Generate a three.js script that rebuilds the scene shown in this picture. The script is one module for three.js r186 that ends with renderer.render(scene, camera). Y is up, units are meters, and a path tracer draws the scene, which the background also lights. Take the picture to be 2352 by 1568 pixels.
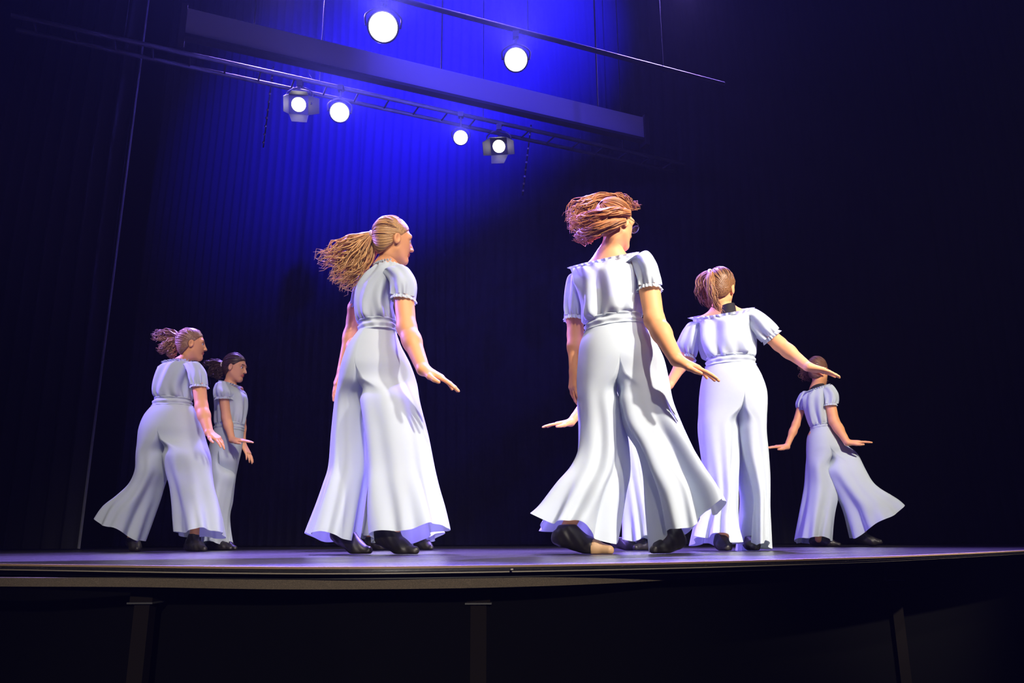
import * as THREE from 'three';
import { mergeGeometries } from 'three/addons/utils/BufferGeometryUtils.js';

// ---------------------------------------------------------------- camera, haze, exposure
const V = (x, y, z) => new THREE.Vector3(x, y, z);
const FOCAL = 1800, EYE = V(0, 0.055, 0);
const renderer = new THREE.WebGLRenderer({ antialias: true });
renderer.toneMapping = THREE.LinearToneMapping;
renderer.toneMappingExposure = 1;
renderer.shadowMap.enabled = true;
const scene = new THREE.Scene();
scene.background = new THREE.Color(0x000000);
scene.fog = new THREE.FogExp2(0xffffff, 0.0004);            // stage haze
const camera = new THREE.PerspectiveCamera(2 * Math.atan(784 / FOCAL) * 180 / Math.PI, 1.5, 0.05, 60);
camera.position.copy(EYE);
camera.rotation.set(Math.atan(459 / FOCAL), 0, -0.0053, 'YXZ');
camera.updateMatrixWorld(true);

// ---------------------------------------------------------------- light settings (each light is made in its lamp's builder)
const KEY = { color: [1.0, 0.90, 0.76] };
const HAZE_BLUE = [0.12, 0.10, 1.0];
const WASH_BLUE = [0.012, 0.006, 1.0];
const RIM = [0.30, 0.19, 1.0];

// ---------------------------------------------------------------- helpers
const at = (px, py, Z) => { const d = V((px - 1176) / FOCAL, (784 - py) / FOCAL, -1).applyQuaternion(camera.quaternion); return d.multiplyScalar(Z / -d.z).add(EYE); };
const atHeight = (px, py, y) => { const d = V((px - 1176) / FOCAL, (784 - py) / FOCAL, -1).applyQuaternion(camera.quaternion); return d.multiplyScalar((y - EYE.y) / d.y).add(EYE); };
function rng(seed) { let s = seed >>> 0; return () => { s = (s + 0x6d2b79f5) | 0; let t = Math.imul(s ^ (s >>> 15), 1 | s); t = (t + Math.imul(t ^ (t >>> 7), 61 | t)) ^ t; return ((t ^ (t >>> 14)) >>> 0) / 4294967296; }; }
const clamp = (x, a, b) => Math.max(a, Math.min(b, x)), lerp = (a, b, t) => a + (b - a) * t;
const sm = (a, b, x) => { const t = clamp((x - a) / (b - a), 0, 1); return t * t * (3 - 2 * t); };
const used = {};
const numbered = (n) => { const k = used[n] = (used[n] ?? -1) + 1; return k ? n + '_' + String(k).padStart(3, '0') : n; };
function tag(o, label, category, group, kind) { if (label) o.userData.label = label; if (category) o.userData.category = category; if (group) o.userData.group = group; if (kind) o.userData.kind = kind; return o; }
function thing(name, label, category, pos, group) { const o = new THREE.Group(); o.name = numbered(name); o.position.copy(pos); scene.add(o); return tag(o, label, category, group); }
function mesh(name, geo, mat, parent, shift) {
  if (shift) geo.translate(-shift.x, -shift.y, -shift.z);
  const m = new THREE.Mesh(geo, mat); m.name = parent === scene ? numbered(name) : name; m.castShadow = m.receiveShadow = true; parent.add(m); return m;
}
function structure(name, geo, mat) { return tag(mesh(name, geo, mat, scene), null, null, null, 'structure'); }
const box = (w, h, d, x = 0, y = 0, z = 0) => new THREE.BoxGeometry(w, h, d).translate(x, y, z);
const plain = (g) => { const n = g.index ? g.toNonIndexed() : g; for (const k of Object.keys(n.attributes)) if (!['position', 'normal'].includes(k)) n.deleteAttribute(k); return n; };
const join = (list) => mergeGeometries(list.map(plain));
function tube(pts, r, seg = 24, rad = 8) { return new THREE.TubeGeometry(new THREE.CatmullRomCurve3(pts), seg, r, rad); }
function rod(a, b, r, rad = 10) { const d = b.clone().sub(a), g = new THREE.CylinderGeometry(r, r, d.length(), rad); return g.applyQuaternion(new THREE.Quaternion().setFromUnitVectors(V(0, 1, 0), d.clone().normalize())).translate((a.x + b.x) / 2, (a.y + b.y) / 2, (a.z + b.z) / 2); }

// ---------------------------------------------------------------- textures and materials
function noiseTex(n, seed, fn, srgb) {
  const r = rng(seed), data = new Uint8Array(n * n * 4);
  for (let y = 0; y < n; y++) for (let x = 0; x < n; x++) { const c = fn(x, y, r); for (let k = 0; k < 3; k++) data[(y * n + x) * 4 + k] = clamp(c[k] ?? c[0], 0, 255); data[(y * n + x) * 4 + 3] = 255; }
  const t = new THREE.DataTexture(data, n, n); t.wrapS = t.wrapT = THREE.RepeatWrapping; t.magFilter = THREE.LinearFilter; t.minFilter = THREE.LinearFilter;
  if (srgb) t.colorSpace = THREE.SRGBColorSpace; t.needsUpdate = true; return t;
}
const weave = noiseTex(256, 3, (x, y, r) => [128 + 50 * Math.sin(x * Math.PI / 2) * Math.cos(y * Math.PI / 2) + 60 * (r() - 0.5)]);
weave.repeat.set(14, 14);
// dance floor: long scuffs and scratches along the boards
const scuff = (() => { const n = 512, rows = [], r = rng(5); for (let i = 0; i < n; i++) rows.push(r()); return noiseTex(n, 6, (x, y, q) => { const a = rows[y] * 0.6 + rows[(y * 7 + (x >> 6)) % n] * 0.4; return [40 + 70 * a + 26 * (q() - 0.5)]; }); })();
scuff.repeat.set(0.5, 2.2);
const floorColor = (() => { const n = 512, rows = [], r = rng(8); for (let i = 0; i < n; i++) rows.push(r()); return noiseTex(n, 9, (x, y, q) => { const a = rows[y] * 0.55 + rows[(y * 5 + (x >> 5)) % n] * 0.45, s = q() > 0.996 ? 60 : 0; const c = 36 + 26 * a + 12 * (q() - 0.5) + s; return [c, c * 0.96, c]; }, true); })();
floorColor.repeat.set(0.4, 1.6);
const grit = noiseTex(256, 12, (x, y, r) => { const c = 88 + 46 * (r() - 0.5) + (r() > 0.985 ? 60 : 0); return [c, c * 0.88, c * 0.72]; }, true);
grit.repeat.set(3, 3);
const lin = (r, g, b) => new THREE.Color().setRGB(r, g, b);
const matt = (c, roughness, spec) => new THREE.MeshPhysicalMaterial({ color: c, roughness, specularIntensity: spec, side: THREE.DoubleSide });
const std = (c, roughness, more = {}) => new THREE.MeshStandardMaterial({ color: c, roughness, side: THREE.DoubleSide, ...more });
const M = {
  cloth: new THREE.MeshPhysicalMaterial({ color: lin(0.60, 0.67, 0.75), roughness: 0.85, bumpMap: weave, bumpScale: 0.0004, side: THREE.DoubleSide, sheen: 0.25, sheenColor: lin(0.7, 0.8, 1), sheenRoughness: 0.6, specularIntensity: 0.4, transmission: 0.22, thickness: 0 }),
  skin: new THREE.MeshPhysicalMaterial({ color: 0xffffff, vertexColors: true, roughness: 0.52, specularIntensity: 0.7 }),
  hair: new THREE.MeshPhysicalMaterial({ color: 0xffffff, vertexColors: true, roughness: 0.42, specularIntensity: 0.8 }),
  eye: std(0xffffff, 0.15, { vertexColors: true }),
  shoe: std(lin(0.016, 0.013, 0.012), 0.45),
  sole: std(lin(0.34, 0.20, 0.10), 0.6),
  undershirt: std(lin(0.012, 0.009, 0.010), 0.8),
  hairTie: std(lin(0.62, 0.5, 0.42), 0.7),
  glassesFrame: std(lin(0.03, 0.02, 0.02), 0.3),
  lensGlass: new THREE.MeshPhysicalMaterial({ color: 0xffffff, roughness: 0.02, transmission: 1, thickness: 0, ior: 1.5 }),
  blackCloth: matt(lin(0.013, 0.013, 0.014), 0.95, 0.08),
  blackPaint: std(lin(0.012, 0.012, 0.013), 0.55),
  blackWall: matt(lin(0.003, 0.003, 0.003), 0.95, 0.05),
  steel: std(lin(0.05, 0.05, 0.055), 0.65, { metalness: 0.2 }),
  greyPanel: std(lin(0.45, 0.45, 0.48), 0.8),
  floor: std(0xffffff, 1, { map: floorColor, roughnessMap: scuff, bumpMap: scuff, bumpScale: 0.0006 }),
  nosing: std(lin(0.34, 0.22, 0.13), 0.55),
  lip: std(lin(0.30, 0.26, 0.20), 0.5),
  board: std(0xffffff, 0.9, { map: grit }),
  tape: std(lin(0.55, 0.5, 0.45), 0.8),
  leg: matt(lin(0.008, 0.006, 0.0045), 0.85, 0.15),
};
const glow = (r, g, b) => new THREE.MeshStandardMaterial({ color: 0x222222, emissive: lin(r, g, b), emissiveIntensity: 1, roughness: 0.4 });

// ================================================================ STRUCTURE
// stage front edge in plan: [x, distance], a convex apron
const EDGE = new THREE.CatmullRomCurve3([[-7, 7.2], [-4.6, 4.6], [-3, 3.15], [-2.2, 2.62], [-1.5, 2.33], [-0.68, 1.95], [-0.39, 1.88], [-0.08, 1.93], [0.3, 2.07], [0.63, 2.25], [1.14, 2.62], [1.52, 2.97], [2.77, 4.24], [4.6, 6.2], [7.5, 9.4]].map(([x, z]) => V(x, 0, -z)));
const edge = EDGE.getPoints(160);
function slab(front, y0, y1) {
  const s = new THREE.Shape(); s.moveTo(front[0].x, front[0].z); front.slice(1).forEach((p) => s.lineTo(p.x, p.z));
  s.lineTo(8.5, -14.2); s.lineTo(-7.2, -14.2); s.closePath();
  const g = new THREE.ExtrudeGeometry(s, { depth: y1 - y0, bevelEnabled: false });
  g.rotateX(Math.PI / 2).translate(0, y1, 0).scale(1, 1, 1);   // shape (x, z) -> plan
  return g;
}
{
  // shape lies in x,y with y = z; rotateX(+90) maps (x, y, d) to (x, -d, y)
  const g = slab(edge.map((p) => V(p.x, 0, p.z)), -0.012, 0);
  structure('floor', g, M.floor);
}
// strip profiles that run along the stage edge
function strip(back, y0, y1, pts = edge, thick = 0.03) {
  const pos = [], idx = [], uv = []; let run = 0;
  pts.forEach((p, i) => {
    const q = pts[Math.min(i + 1, pts.length - 1)], o = pts[Math.max(i - 1, 0)], t = q.clone().sub(o).normalize(), n = V(t.z, 0, -t.x);
    if (i) run += p.distanceTo(pts[i - 1]);
    const f = p.clone().addScaledVector(n, back), b = p.clone().addScaledVector(n, back + thick);
    for (const [c, y] of [[f, y0], [f, y1], [b, y1], [b, y0]]) { pos.push(c.x, y, c.z); uv.push(run, y * 4); }
    if (i) for (let k = 0; k < 4; k++) { const a = (i - 1) * 4 + k, c = (i - 1) * 4 + (k + 1) % 4; idx.push(a, c, a + 4, c, c + 4, a + 4); }
  });
  const g = new THREE.BufferGeometry(); g.setAttribute('position', new THREE.Float32BufferAttribute(pos, 3)); g.setAttribute('uv', new THREE.Float32BufferAttribute(uv, 2)); g.setIndex(idx);
  const h = g.toNonIndexed(); h.computeVertexNormals(); return h;
}
structure('trim_1', strip(-0.004, -0.0045, 0.0005), M.nosing);      // worn wooden nosing
structure('trim_2', strip(0.03, -0.0125, -0.0045), M.blackPaint);
structure('trim_3', strip(0.004, -0.0165, -0.0135, edge, 0.05), M.lip);
structure('trim_4', strip(0.05, -0.030, -0.0165), M.blackPaint);
const boardLine = new THREE.CatmullRomCurve3([[-7, 7.3], [-4.6, 4.7], [-3, 3.2], [-2.2, 2.6], [-1.5, 2.2], [-0.98, 2.10], [-0.5, 1.95], [-0.05, 1.99], [0.34, 2.22], [0.8, 2.75], [1.6, 4.1], [3.2, 6.0], [7.5, 10]].map(([x, z]) => V(x, 0, -z))).getPoints(160);
structure('trim_5', strip(0, -0.053, -0.031, boardLine, 0.04), M.board);
structure('wall_front', strip(0.25, -1.0, -0.031, edge, 0.05), M.blackWall);
structure('wall_back', box(18, 12, 0.2, 0, 4.8, -14.4), M.blackWall);
structure('wall_left', box(0.2, 12, 26, -8.6, 4.8, -2), M.blackWall);
structure('wall_right', box(0.2, 12, 26, 8.8, 4.8, -2), M.blackWall);
structure('wall_rear', box(18, 12, 0.2, 0, 4.8, 10.8), M.blackWall);
structure('ceiling', box(18, 0.2, 26, 0, 10.8, -2), M.blackWall);
structure('floor_auditorium', box(18, 0.2, 26, 0, -1.1, -2), M.blackWall);

// ---------------------------------------------------------------- curtains
function drape(w, h, seed, deep, pitch) {
  const r = rng(seed), nx = Math.round(w / 0.02), ny = 28, pos = [], idx = [], ph = [r() * 6, r() * 6, r() * 6];
  for (let j = 0; j <= ny; j++) for (let i = 0; i <= nx; i++) {
    const x = i / nx * w, y = j / ny * h, k = 2 * Math.PI / pitch, sway = 0.03 * Math.sin(y * 0.9 + ph[0]);
    const a = k * (x + sway) + 0.8 * Math.sin(x * 1.7 + ph[1]);
    pos.push(x - w / 2, y, deep * (Math.sin(a) + 0.3 * Math.sin(2 * a + ph[2])) * (1 - 0.25 * y / h));
  }
  for (let j = 0; j < ny; j++) for (let i = 0; i < nx; i++) { const a = j * (nx + 1) + i; idx.push(a, a + 1, a + nx + 1, a + 1, a + nx + 2, a + nx + 1); }
  const g = new THREE.BufferGeometry(); g.setAttribute('position', new THREE.Float32BufferAttribute(pos, 3)); g.setIndex(idx); g.computeVertexNormals(); return g;
}
const YAW = -0.30;                                                    // the stage is turned a little from the camera
{
  const o = thing('back_curtain', 'black pleated curtain hanging across the back of the stage', 'curtain', V(0.4, 0.0, -10.6)); o.rotation.y = YAW;
  for (let k = 0; k < 7; k++) { const p = mesh('curtain_panel', drape(2.1, 10.4, 40 + k, 0.013, 0.16), M.blackCloth, o); p.position.set(-6 + k * 2.0, 0.01, 0.03 * (k % 2)); }
  const l = thing('wing_curtain', 'black wing curtain at the left with a thin lit edge', 'curtain', at(245, 800, 7.4).setY(0)); l.rotation.y = YAW;
  const p = mesh('curtain_panel', drape(1.8, 10.4, 71, 0.05, 0.22), M.blackCloth, l); p.position.set(-0.93, 0.01, 0);
  const hemStrip = mesh('edge_hem', box(0.012, 10.4, 0.02, -0.01, 5.21, 0.02), std(lin(0.12, 0.12, 0.14), 0.8), l); hemStrip.userData.label = 'thin stitched edge';
}

// ================================================================ RIGGING AND LAMPS
function along(a, b, w, h, mat, name, parent, shift) { const d = b.clone().sub(a), g = box(d.length(), h, w); g.applyQuaternion(new THREE.Quaternion().setFromUnitVectors(V(1, 0, 0), d.clone().normalize())).translate((a.x + b.x) / 2, (a.y + b.y) / 2, (a.z + b.z) / 2); return mesh(name, g, mat, parent, shift); }
{
  const a = atHeight(430, 22, 4.62), b = atHeight(1475, 272, 4.62), d = b.clone().sub(a).normalize();
  const o = thing('screen_casing', 'long grey casing slung under the ceiling behind the upper lamps', 'casing', a);
  along(a.clone().setY(4.49), b.clone().setY(4.49), 0.05, 0.26, M.greyPanel, 'casing_body', o, a);
  along(a.clone().setY(4.345), b.clone().setY(4.345), 0.09, 0.03, M.steel, 'bottom_rail', o, a);
  for (const [p, n] of [[a, -1], [b, 1]]) { const g = box(0.05, 0.36, 0.12); g.rotateY(Math.atan2(-d.z, d.x)).translate(p.x + d.x * n * 0.02, 4.46, p.z + d.z * n * 0.02); mesh('end_cap', g, M.steel, o, a); }
  for (const t of [0.12, 0.5, 0.88]) { const p = a.clone().lerp(b, t); mesh('hanger', rod(p.clone().setY(4.6), p.clone().setY(10.7), 0.008), M.steel, o, a); }
}
const LAMP = { a: atHeight(880, 62, 4.42), b: atHeight(1185, 137, 4.42), c: atHeight(780, 258, 4.42), d: atHeight(1058, 316, 4.42), e: atHeight(686, 240, 4.46), f: atHeight(1146, 336, 4.46) };
function pipe(p, q, y, label, extend, ladder) {
  const a = p.clone().setY(y), b = q.clone().setY(y), d = b.clone().sub(a).normalize(); a.addScaledVector(d, -extend); b.addScaledVector(d, extend);
  const o = thing('lighting_bar', label, 'lighting bar', a), L = a.distanceTo(b), back = V(-d.z, 0, d.x).multiplyScalar(-0.26).setY(0.02);
  mesh('tube', rod(a, b, 0.024, 14), M.steel, o, a);
  if (ladder) { mesh('tube', rod(a.clone().add(back), b.clone().add(back), 0.022, 14), M.steel, o, a); const n = Math.round(L / 0.34); for (let k = 0; k < n; k++) { const t = a.clone().addScaledVector(d, (k + 0.5) * L / n); mesh('rung', rod(t, t.clone().add(back), 0.01, 8), M.steel, o, a); } }
  for (let k = 0; k < 4; k++) { const t = a.clone().addScaledVector(d, (k + 0.5) * L / 4); mesh('hanger', rod(t, t.clone().setY(10.7), 0.005, 8), M.steel, o, a); }
  return { a, b, d, o };
}
const bar1 = pipe(LAMP.a, LAMP.b, 4.74, 'black pipe carrying the two large upper lamps', 2.4, false);
const bar2 = pipe(LAMP.e, LAMP.f, 4.76, 'black ladder truss carrying the four lower lamps', 2.6, true);

function aimed(o, dir) { o.quaternion.setFromUnitVectors(V(0, 0, 1), dir.clone().normalize()); return o; }
function spot(o, dir, color, intensity, angle, penumbra, ahead, radius) {
  const s = new THREE.SpotLight(lin(...color), intensity, 0, angle, penumbra, 2); s.name = 'lamp_light';
  s.position.copy(dir).normalize().multiplyScalar(ahead); s.target.position.copy(dir).normalize().multiplyScalar(ahead + 2); s.castShadow = true; s.shadow.radius = radius / 0.02; o.add(s, s.target); return s;
}
function parCan(pos, face, beam, R, label, barY, opt) {
  const o = thing('led_par_lamp', label, 'stage lamp', pos, opt.group), h = new THREE.Group(); h.name = 'head'; o.add(h); aimed(h, face);
  mesh('housing', new THREE.LatheGeometry([[0, -0.22], [R * 0.55, -0.22], [R * 0.8, -0.19], [R * 1.05, -0.1], [R * 1.12, 0], [R * 1.12, 0.03], [R * 1.02, 0.03], [R * 1.0, 0.004], [0, 0.0]].map(([x, y]) => new THREE.Vector2(x, y)), 40).rotateX(Math.PI / 2), M.blackPaint, h);
  mesh('lens', new THREE.LatheGeometry([[0.0001, 0.024], [R * 0.4, 0.021], [R * 0.75, 0.014], [R * 0.98, 0.006]].map(([x, y]) => new THREE.Vector2(x, y)), 40).rotateX(Math.PI / 2), glow(...opt.glow), h);
  const side = V(0, 1, 0).cross(face).normalize();
  mesh('yoke', tube([side.clone().multiplyScalar(R * 1.2), side.clone().multiplyScalar(R * 1.2).setY(R * 0.9), V(0, R * 1.6, 0), side.clone().multiplyScalar(-R * 1.2).setY(R * 0.9), side.clone().multiplyScalar(-R * 1.2)], 0.009, 32), M.blackPaint, o);
  const top = barY - 0.028 - pos.y; mesh('clamp', join([rod(V(0, R * 1.55, 0), V(0, top, 0), 0.012), box(0.06, 0.06, 0.06, 0, top - 0.03, 0)]), M.blackPaint, o);
  spot(o, beam, opt.color, opt.power, opt.angle, opt.penumbra ?? 1, 0.045, opt.radius ?? 0.06);
  return o;
}
const toEye = (p, up = 0) => EYE.clone().add(V(0, up, 0)).sub(p).normalize();
const out = (p, pitchDeg) => { const d = EYE.clone().sub(p).setY(0).normalize(); const e = pitchDeg * Math.PI / 180; return d.multiplyScalar(Math.cos(e)).setY(Math.sin(e)); };
{
  const white = [9, 9, 8.6];
  let p = LAMP.a; parCan(p, toEye(p, 0.6), out(p, -14), 0.125, 'largest glaring blue-white lamp at the top of the picture', bar1.a.y, { glow: white, color: HAZE_BLUE, power: 7600, angle: 0.5 });
  p = LAMP.b; parCan(p, toEye(p, 0.6), out(p, -12), 0.105, 'glaring blue-white lamp on the upper bar, right of the largest one', bar1.a.y, { glow: white, color: HAZE_BLUE, power: 4600, angle: 0.5 });
  p = LAMP.c; parCan(p, toEye(p, 0.5), out(p, -12), 0.098, 'round glaring lamp on the lower bar beside the left barn-door spotlight', bar2.a.y, { glow: white, color: HAZE_BLUE, power: 5000, angle: 0.5 });
  p = LAMP.d; parCan(p, toEye(p, 0.3), out(p, -10), 0.078, 'smaller flattened glaring lamp on the lower bar beside the right barn-door spotlight', bar2.a.y, { glow: white, color: HAZE_BLUE, power: 2800, angle: 0.5 });
}
function fresnel(pos, dir, label, barY, power, topTilt) {
  const o = thing('barn_door_spotlight', label, 'stage lamp', pos), h = new THREE.Group(); h.name = 'head'; o.add(h); aimed(h, dir);
  mesh('housing', join([new THREE.CylinderGeometry(0.10, 0.10, 0.24, 28).rotateX(Math.PI / 2).translate(0, 0, -0.13), box(0.2, 0.2, 0.02, 0, 0, -0.012)]), M.blackPaint, h);
  mesh('lens', new THREE.LatheGeometry([[0.0001, 0.02], [0.04, 0.014], [0.072, 0.002]].map(([x, y]) => new THREE.Vector2(x, y)), 36).rotateX(Math.PI / 2), glow(8, 7.4, 5.8), h);
  const flap = () => { const s = new THREE.Shape(); s.moveTo(-0.1, 0); s.lineTo(0.1, 0); s.lineTo(0.075, 0.15); s.lineTo(-0.075, 0.15); s.closePath(); return new THREE.ExtrudeGeometry(s, { depth: 0.003, bevelEnabled: false }); };
  const doorMat = std(lin(0.05, 0.05, 0.05), 0.6);
  [[0, topTilt], [Math.PI / 2, 0.4], [Math.PI, 0.5], [-Math.PI / 2, 0.75]].forEach(([turn, open]) => { const g = flap(); g.rotateX(Math.PI / 2 - open).translate(0, 0.1, 0).rotateZ(turn); mesh('barn_door', g, doorMat, h); });
  const top = barY - 0.028 - pos.y; mesh('yoke', tube([V(0.13, 0, 0), V(0.13, 0.14, 0), V(0, 0.2, 0), V(-0.13, 0.14, 0), V(-0.13, 0, 0)], 0.008, 32), M.blackPaint, o);
  mesh('clamp', join([rod(V(0, 0.19, 0), V(0, top, 0), 0.012), box(0.06, 0.07, 0.06, 0, top - 0.035, 0)]), M.blackPaint, o);
  spot(o, dir, [1, 0.86, 0.62], power, 0.55, 0.9, 0.05, 0.04);
}
{
  let p = LAMP.e; fresnel(p, V(0.35, -0.62, 1).normalize(), 'warm spotlight with open barn doors at the left of the lower bar', bar2.a.y, 26, 0.25);
  p = LAMP.f; fresnel(p, V(-0.25, -0.75, 0.95).normalize(), 'warm spotlight half hidden by its barn doors at the right of the lower bar', bar2.a.y, 22, 0.2);
}
// lamps just outside the frame that give the violet rim on hair, sleeves and hems
for (const [x, y, z, power, label, tx, tz] of [[0.3, 7.6, -6.6, 420, 'violet lamp high above the middle of the stage', 0.1, -3.9], [-2.9, 7.0, -8.4, 950, 'violet lamp high above the left dancers', -0.6, -4.2], [2.3, 7.2, -8.8, 850, 'violet lamp high above the right dancers', 0.9, -4.0], [-5.6, 3.4, -5.2, 260, 'violet lamp in the left wing', 0.2, -4.4]]) {
  const p = V(x, y, z), d = V(tx, 0.9, tz).sub(p).normalize(); parCan(p, d, d, 0.1, label, 10.7, { glow: [1.2, 0.7, 3], color: RIM, power, angle: 0.42, group: null });
}
// blue floods above the frame that wash the top of the back curtain
for (const [x, z, power, label] of [[-2.6, -6.1, 2900, 'blue flood washing the upper back curtain, left of three'], [-1.2, -6.5, 4600, 'blue flood washing the upper back curtain, middle of three'], [0.2, -6.9, 3300, 'blue flood washing the upper back curtain, right of three']]) {
  const p = V(x, 9.3, z), d = V(x * 0.95 - 0.2, 7.55, -10.8).sub(p).normalize(); parCan(p, d, d, 0.1, label, 10.7, { glow: [0.3, 0.3, 3], color: WASH_BLUE, power, angle: 0.5 });
}
// a blue lamp above the frame, turned upstage on the casing and the truss
{ const p = V(-0.9, 6.7, -4.5), d = V(-0.3, 4.6, -7.0).sub(p).normalize(); parCan(p, d, d, 0.09, 'blue lamp above the frame turned on the grey casing', 10.7, { glow: [0.5, 0.5, 2], color: [0.07, 0.05, 1], power: 75, angle: 0.44 }); }
// front of house spotlights behind the camera
for (const [x, y, z, power, tx, ty, tz, angle, label] of [
  [4.4, 4.6, 0.9, 330, 1.1, 0.9, -4.1, 0.30, 'warm front spotlight above the audience, rightmost'],
  [2.7, 5.2, 1.5, 110, 0.9, 0.8, -3.9, 0.26, 'warm front spotlight above the audience, second from the right'],
  [3.6, 5.0, 1.0, 290, 2.75, 0.8, -6.5, 0.13, 'narrow warm front spotlight aimed at the far right dancer'],
  [0.2, 5.4, 1.9, 125, -1.3, 0.8, -4.3, 0.30, 'warm front spotlight above the audience, right of the leftmost'],
  [-2.3, 5.0, 1.4, 36, -1.8, 0.8, -5.0, 0.30, 'warm front spotlight above the audience, leftmost'],
  [1.2, 2.4, 8.6, 230, -0.35, -0.15, -2.0, 0.135, 'warm spotlight at the back of the auditorium']]) {
  const p = V(x, y, z), d = V(tx, ty, tz).sub(p).normalize(); parCan(p, d, d, 0.12, label, 10.7, { glow: [6, 5.4, 4.4], color: KEY.color, power, angle, penumbra: 0.8, radius: 0.1 });
}
// hanging strips of small reflectors
function ledStrip(p0, p1, Z, n, label) {
  const a = at(p0[0], p0[1], Z), b = at(p1[0], p1[1], Z), o = thing('hanging_led_strip', label, 'light strip', b), d = b.clone().sub(a);
  mesh('strip', rod(a.clone().addScaledVector(d, -0.05), b.clone().addScaledVector(d, 0.06), 0.009, 8), M.blackPaint, o, b);
  for (let k = 0; k < n; k++) { const p = a.clone().addScaledVector(d, k / (n - 1)); mesh('reflector', new THREE.SphereGeometry(0.016, 12, 8).scale(1, 1, 0.6).translate(p.x, p.y, p.z + 0.012), std(lin(0.8, 0.75, 0.85), 0.25, { metalness: 0.6 }), o, b); }
}
ledStrip([627, 162], [606, 328], 8.6, 10, 'row of small round reflectors hanging left of the lamps');
ledStrip([1219, 294], [1201, 439], 9.0, 10, 'row of small round reflectors hanging right of the lamps');
{
  const a = at(706, 160, 7.9); const w = mesh('loose_cable', tube([V(0, 0, 0), V(0.02, -0.05, 0), V(0.06, -0.12, 0.02)], 0.004, 12, 6), M.steel, scene); w.position.copy(a); tag(w, 'short loose cable dangling above the left barn-door spotlight', 'cable');
  const b = at(1186, 238, 8.2); const w2 = mesh('loose_cable', tube([V(0.02, 0.06, 0), V(0, 0, 0), V(-0.015, -0.07, 0)], 0.004, 12, 6), M.steel, scene); w2.position.copy(b); tag(w2, 'short loose cable dangling above the right barn-door spotlight', 'cable');
}
// ---------------------------------------------------------------- under the stage
for (const [px, Z, label] of [[337, 2.28, 'dim staging leg under the left of the stage'], [1100, 2.2, 'staging leg with clamp plate under the middle of the stage'], [2052, 3.3, 'dim staging leg under the right of the stage']]) {
  const p = at(px, 1360, Z), o = thing('staging_leg', label, 'stage leg', V(p.x, -1, p.z));
  mesh('clamp_block', box(0.062, 0.045, 0.06, 0, 0.922, 0), M.leg, o);
  mesh('clamp_plate', box(0.07, 0.004, 0.075, 0, 0.897, 0), M.steel, o);
  mesh('post', box(0.042, 0.892, 0.042, 0, 0.448, 0), M.leg, o);
  mesh('foot_plate', box(0.1, 0.008, 0.1, 0, 0.004, 0), M.leg, o);
}
for (const [px, py, w, label] of [[1955, 1284, 0.024, 'pale square tape scrap under the right stage edge'], [1890, 1285, 0.014, 'small pale tape scrap left of the square one'], [1176, 1307, 0.006, 'tiny pale chip on the stage edge in the middle']]) {
  const x = (px - 1176) / 1800, k = edge.reduce((m, p) => Math.abs(-p.x / p.z - x) < Math.abs(-m.x / m.z - x) ? p : m); 
  const g = new THREE.PlaneGeometry(w, w * 0.55); const o = mesh('tape_scrap', box(w, w * 0.5, 0.001), M.tape, scene); o.position.set(k.x, -0.009, k.z + 0.0), tag(o, label, 'tape');
  o.position.copy(at(px, py, -k.z - 0.02));
}

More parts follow.
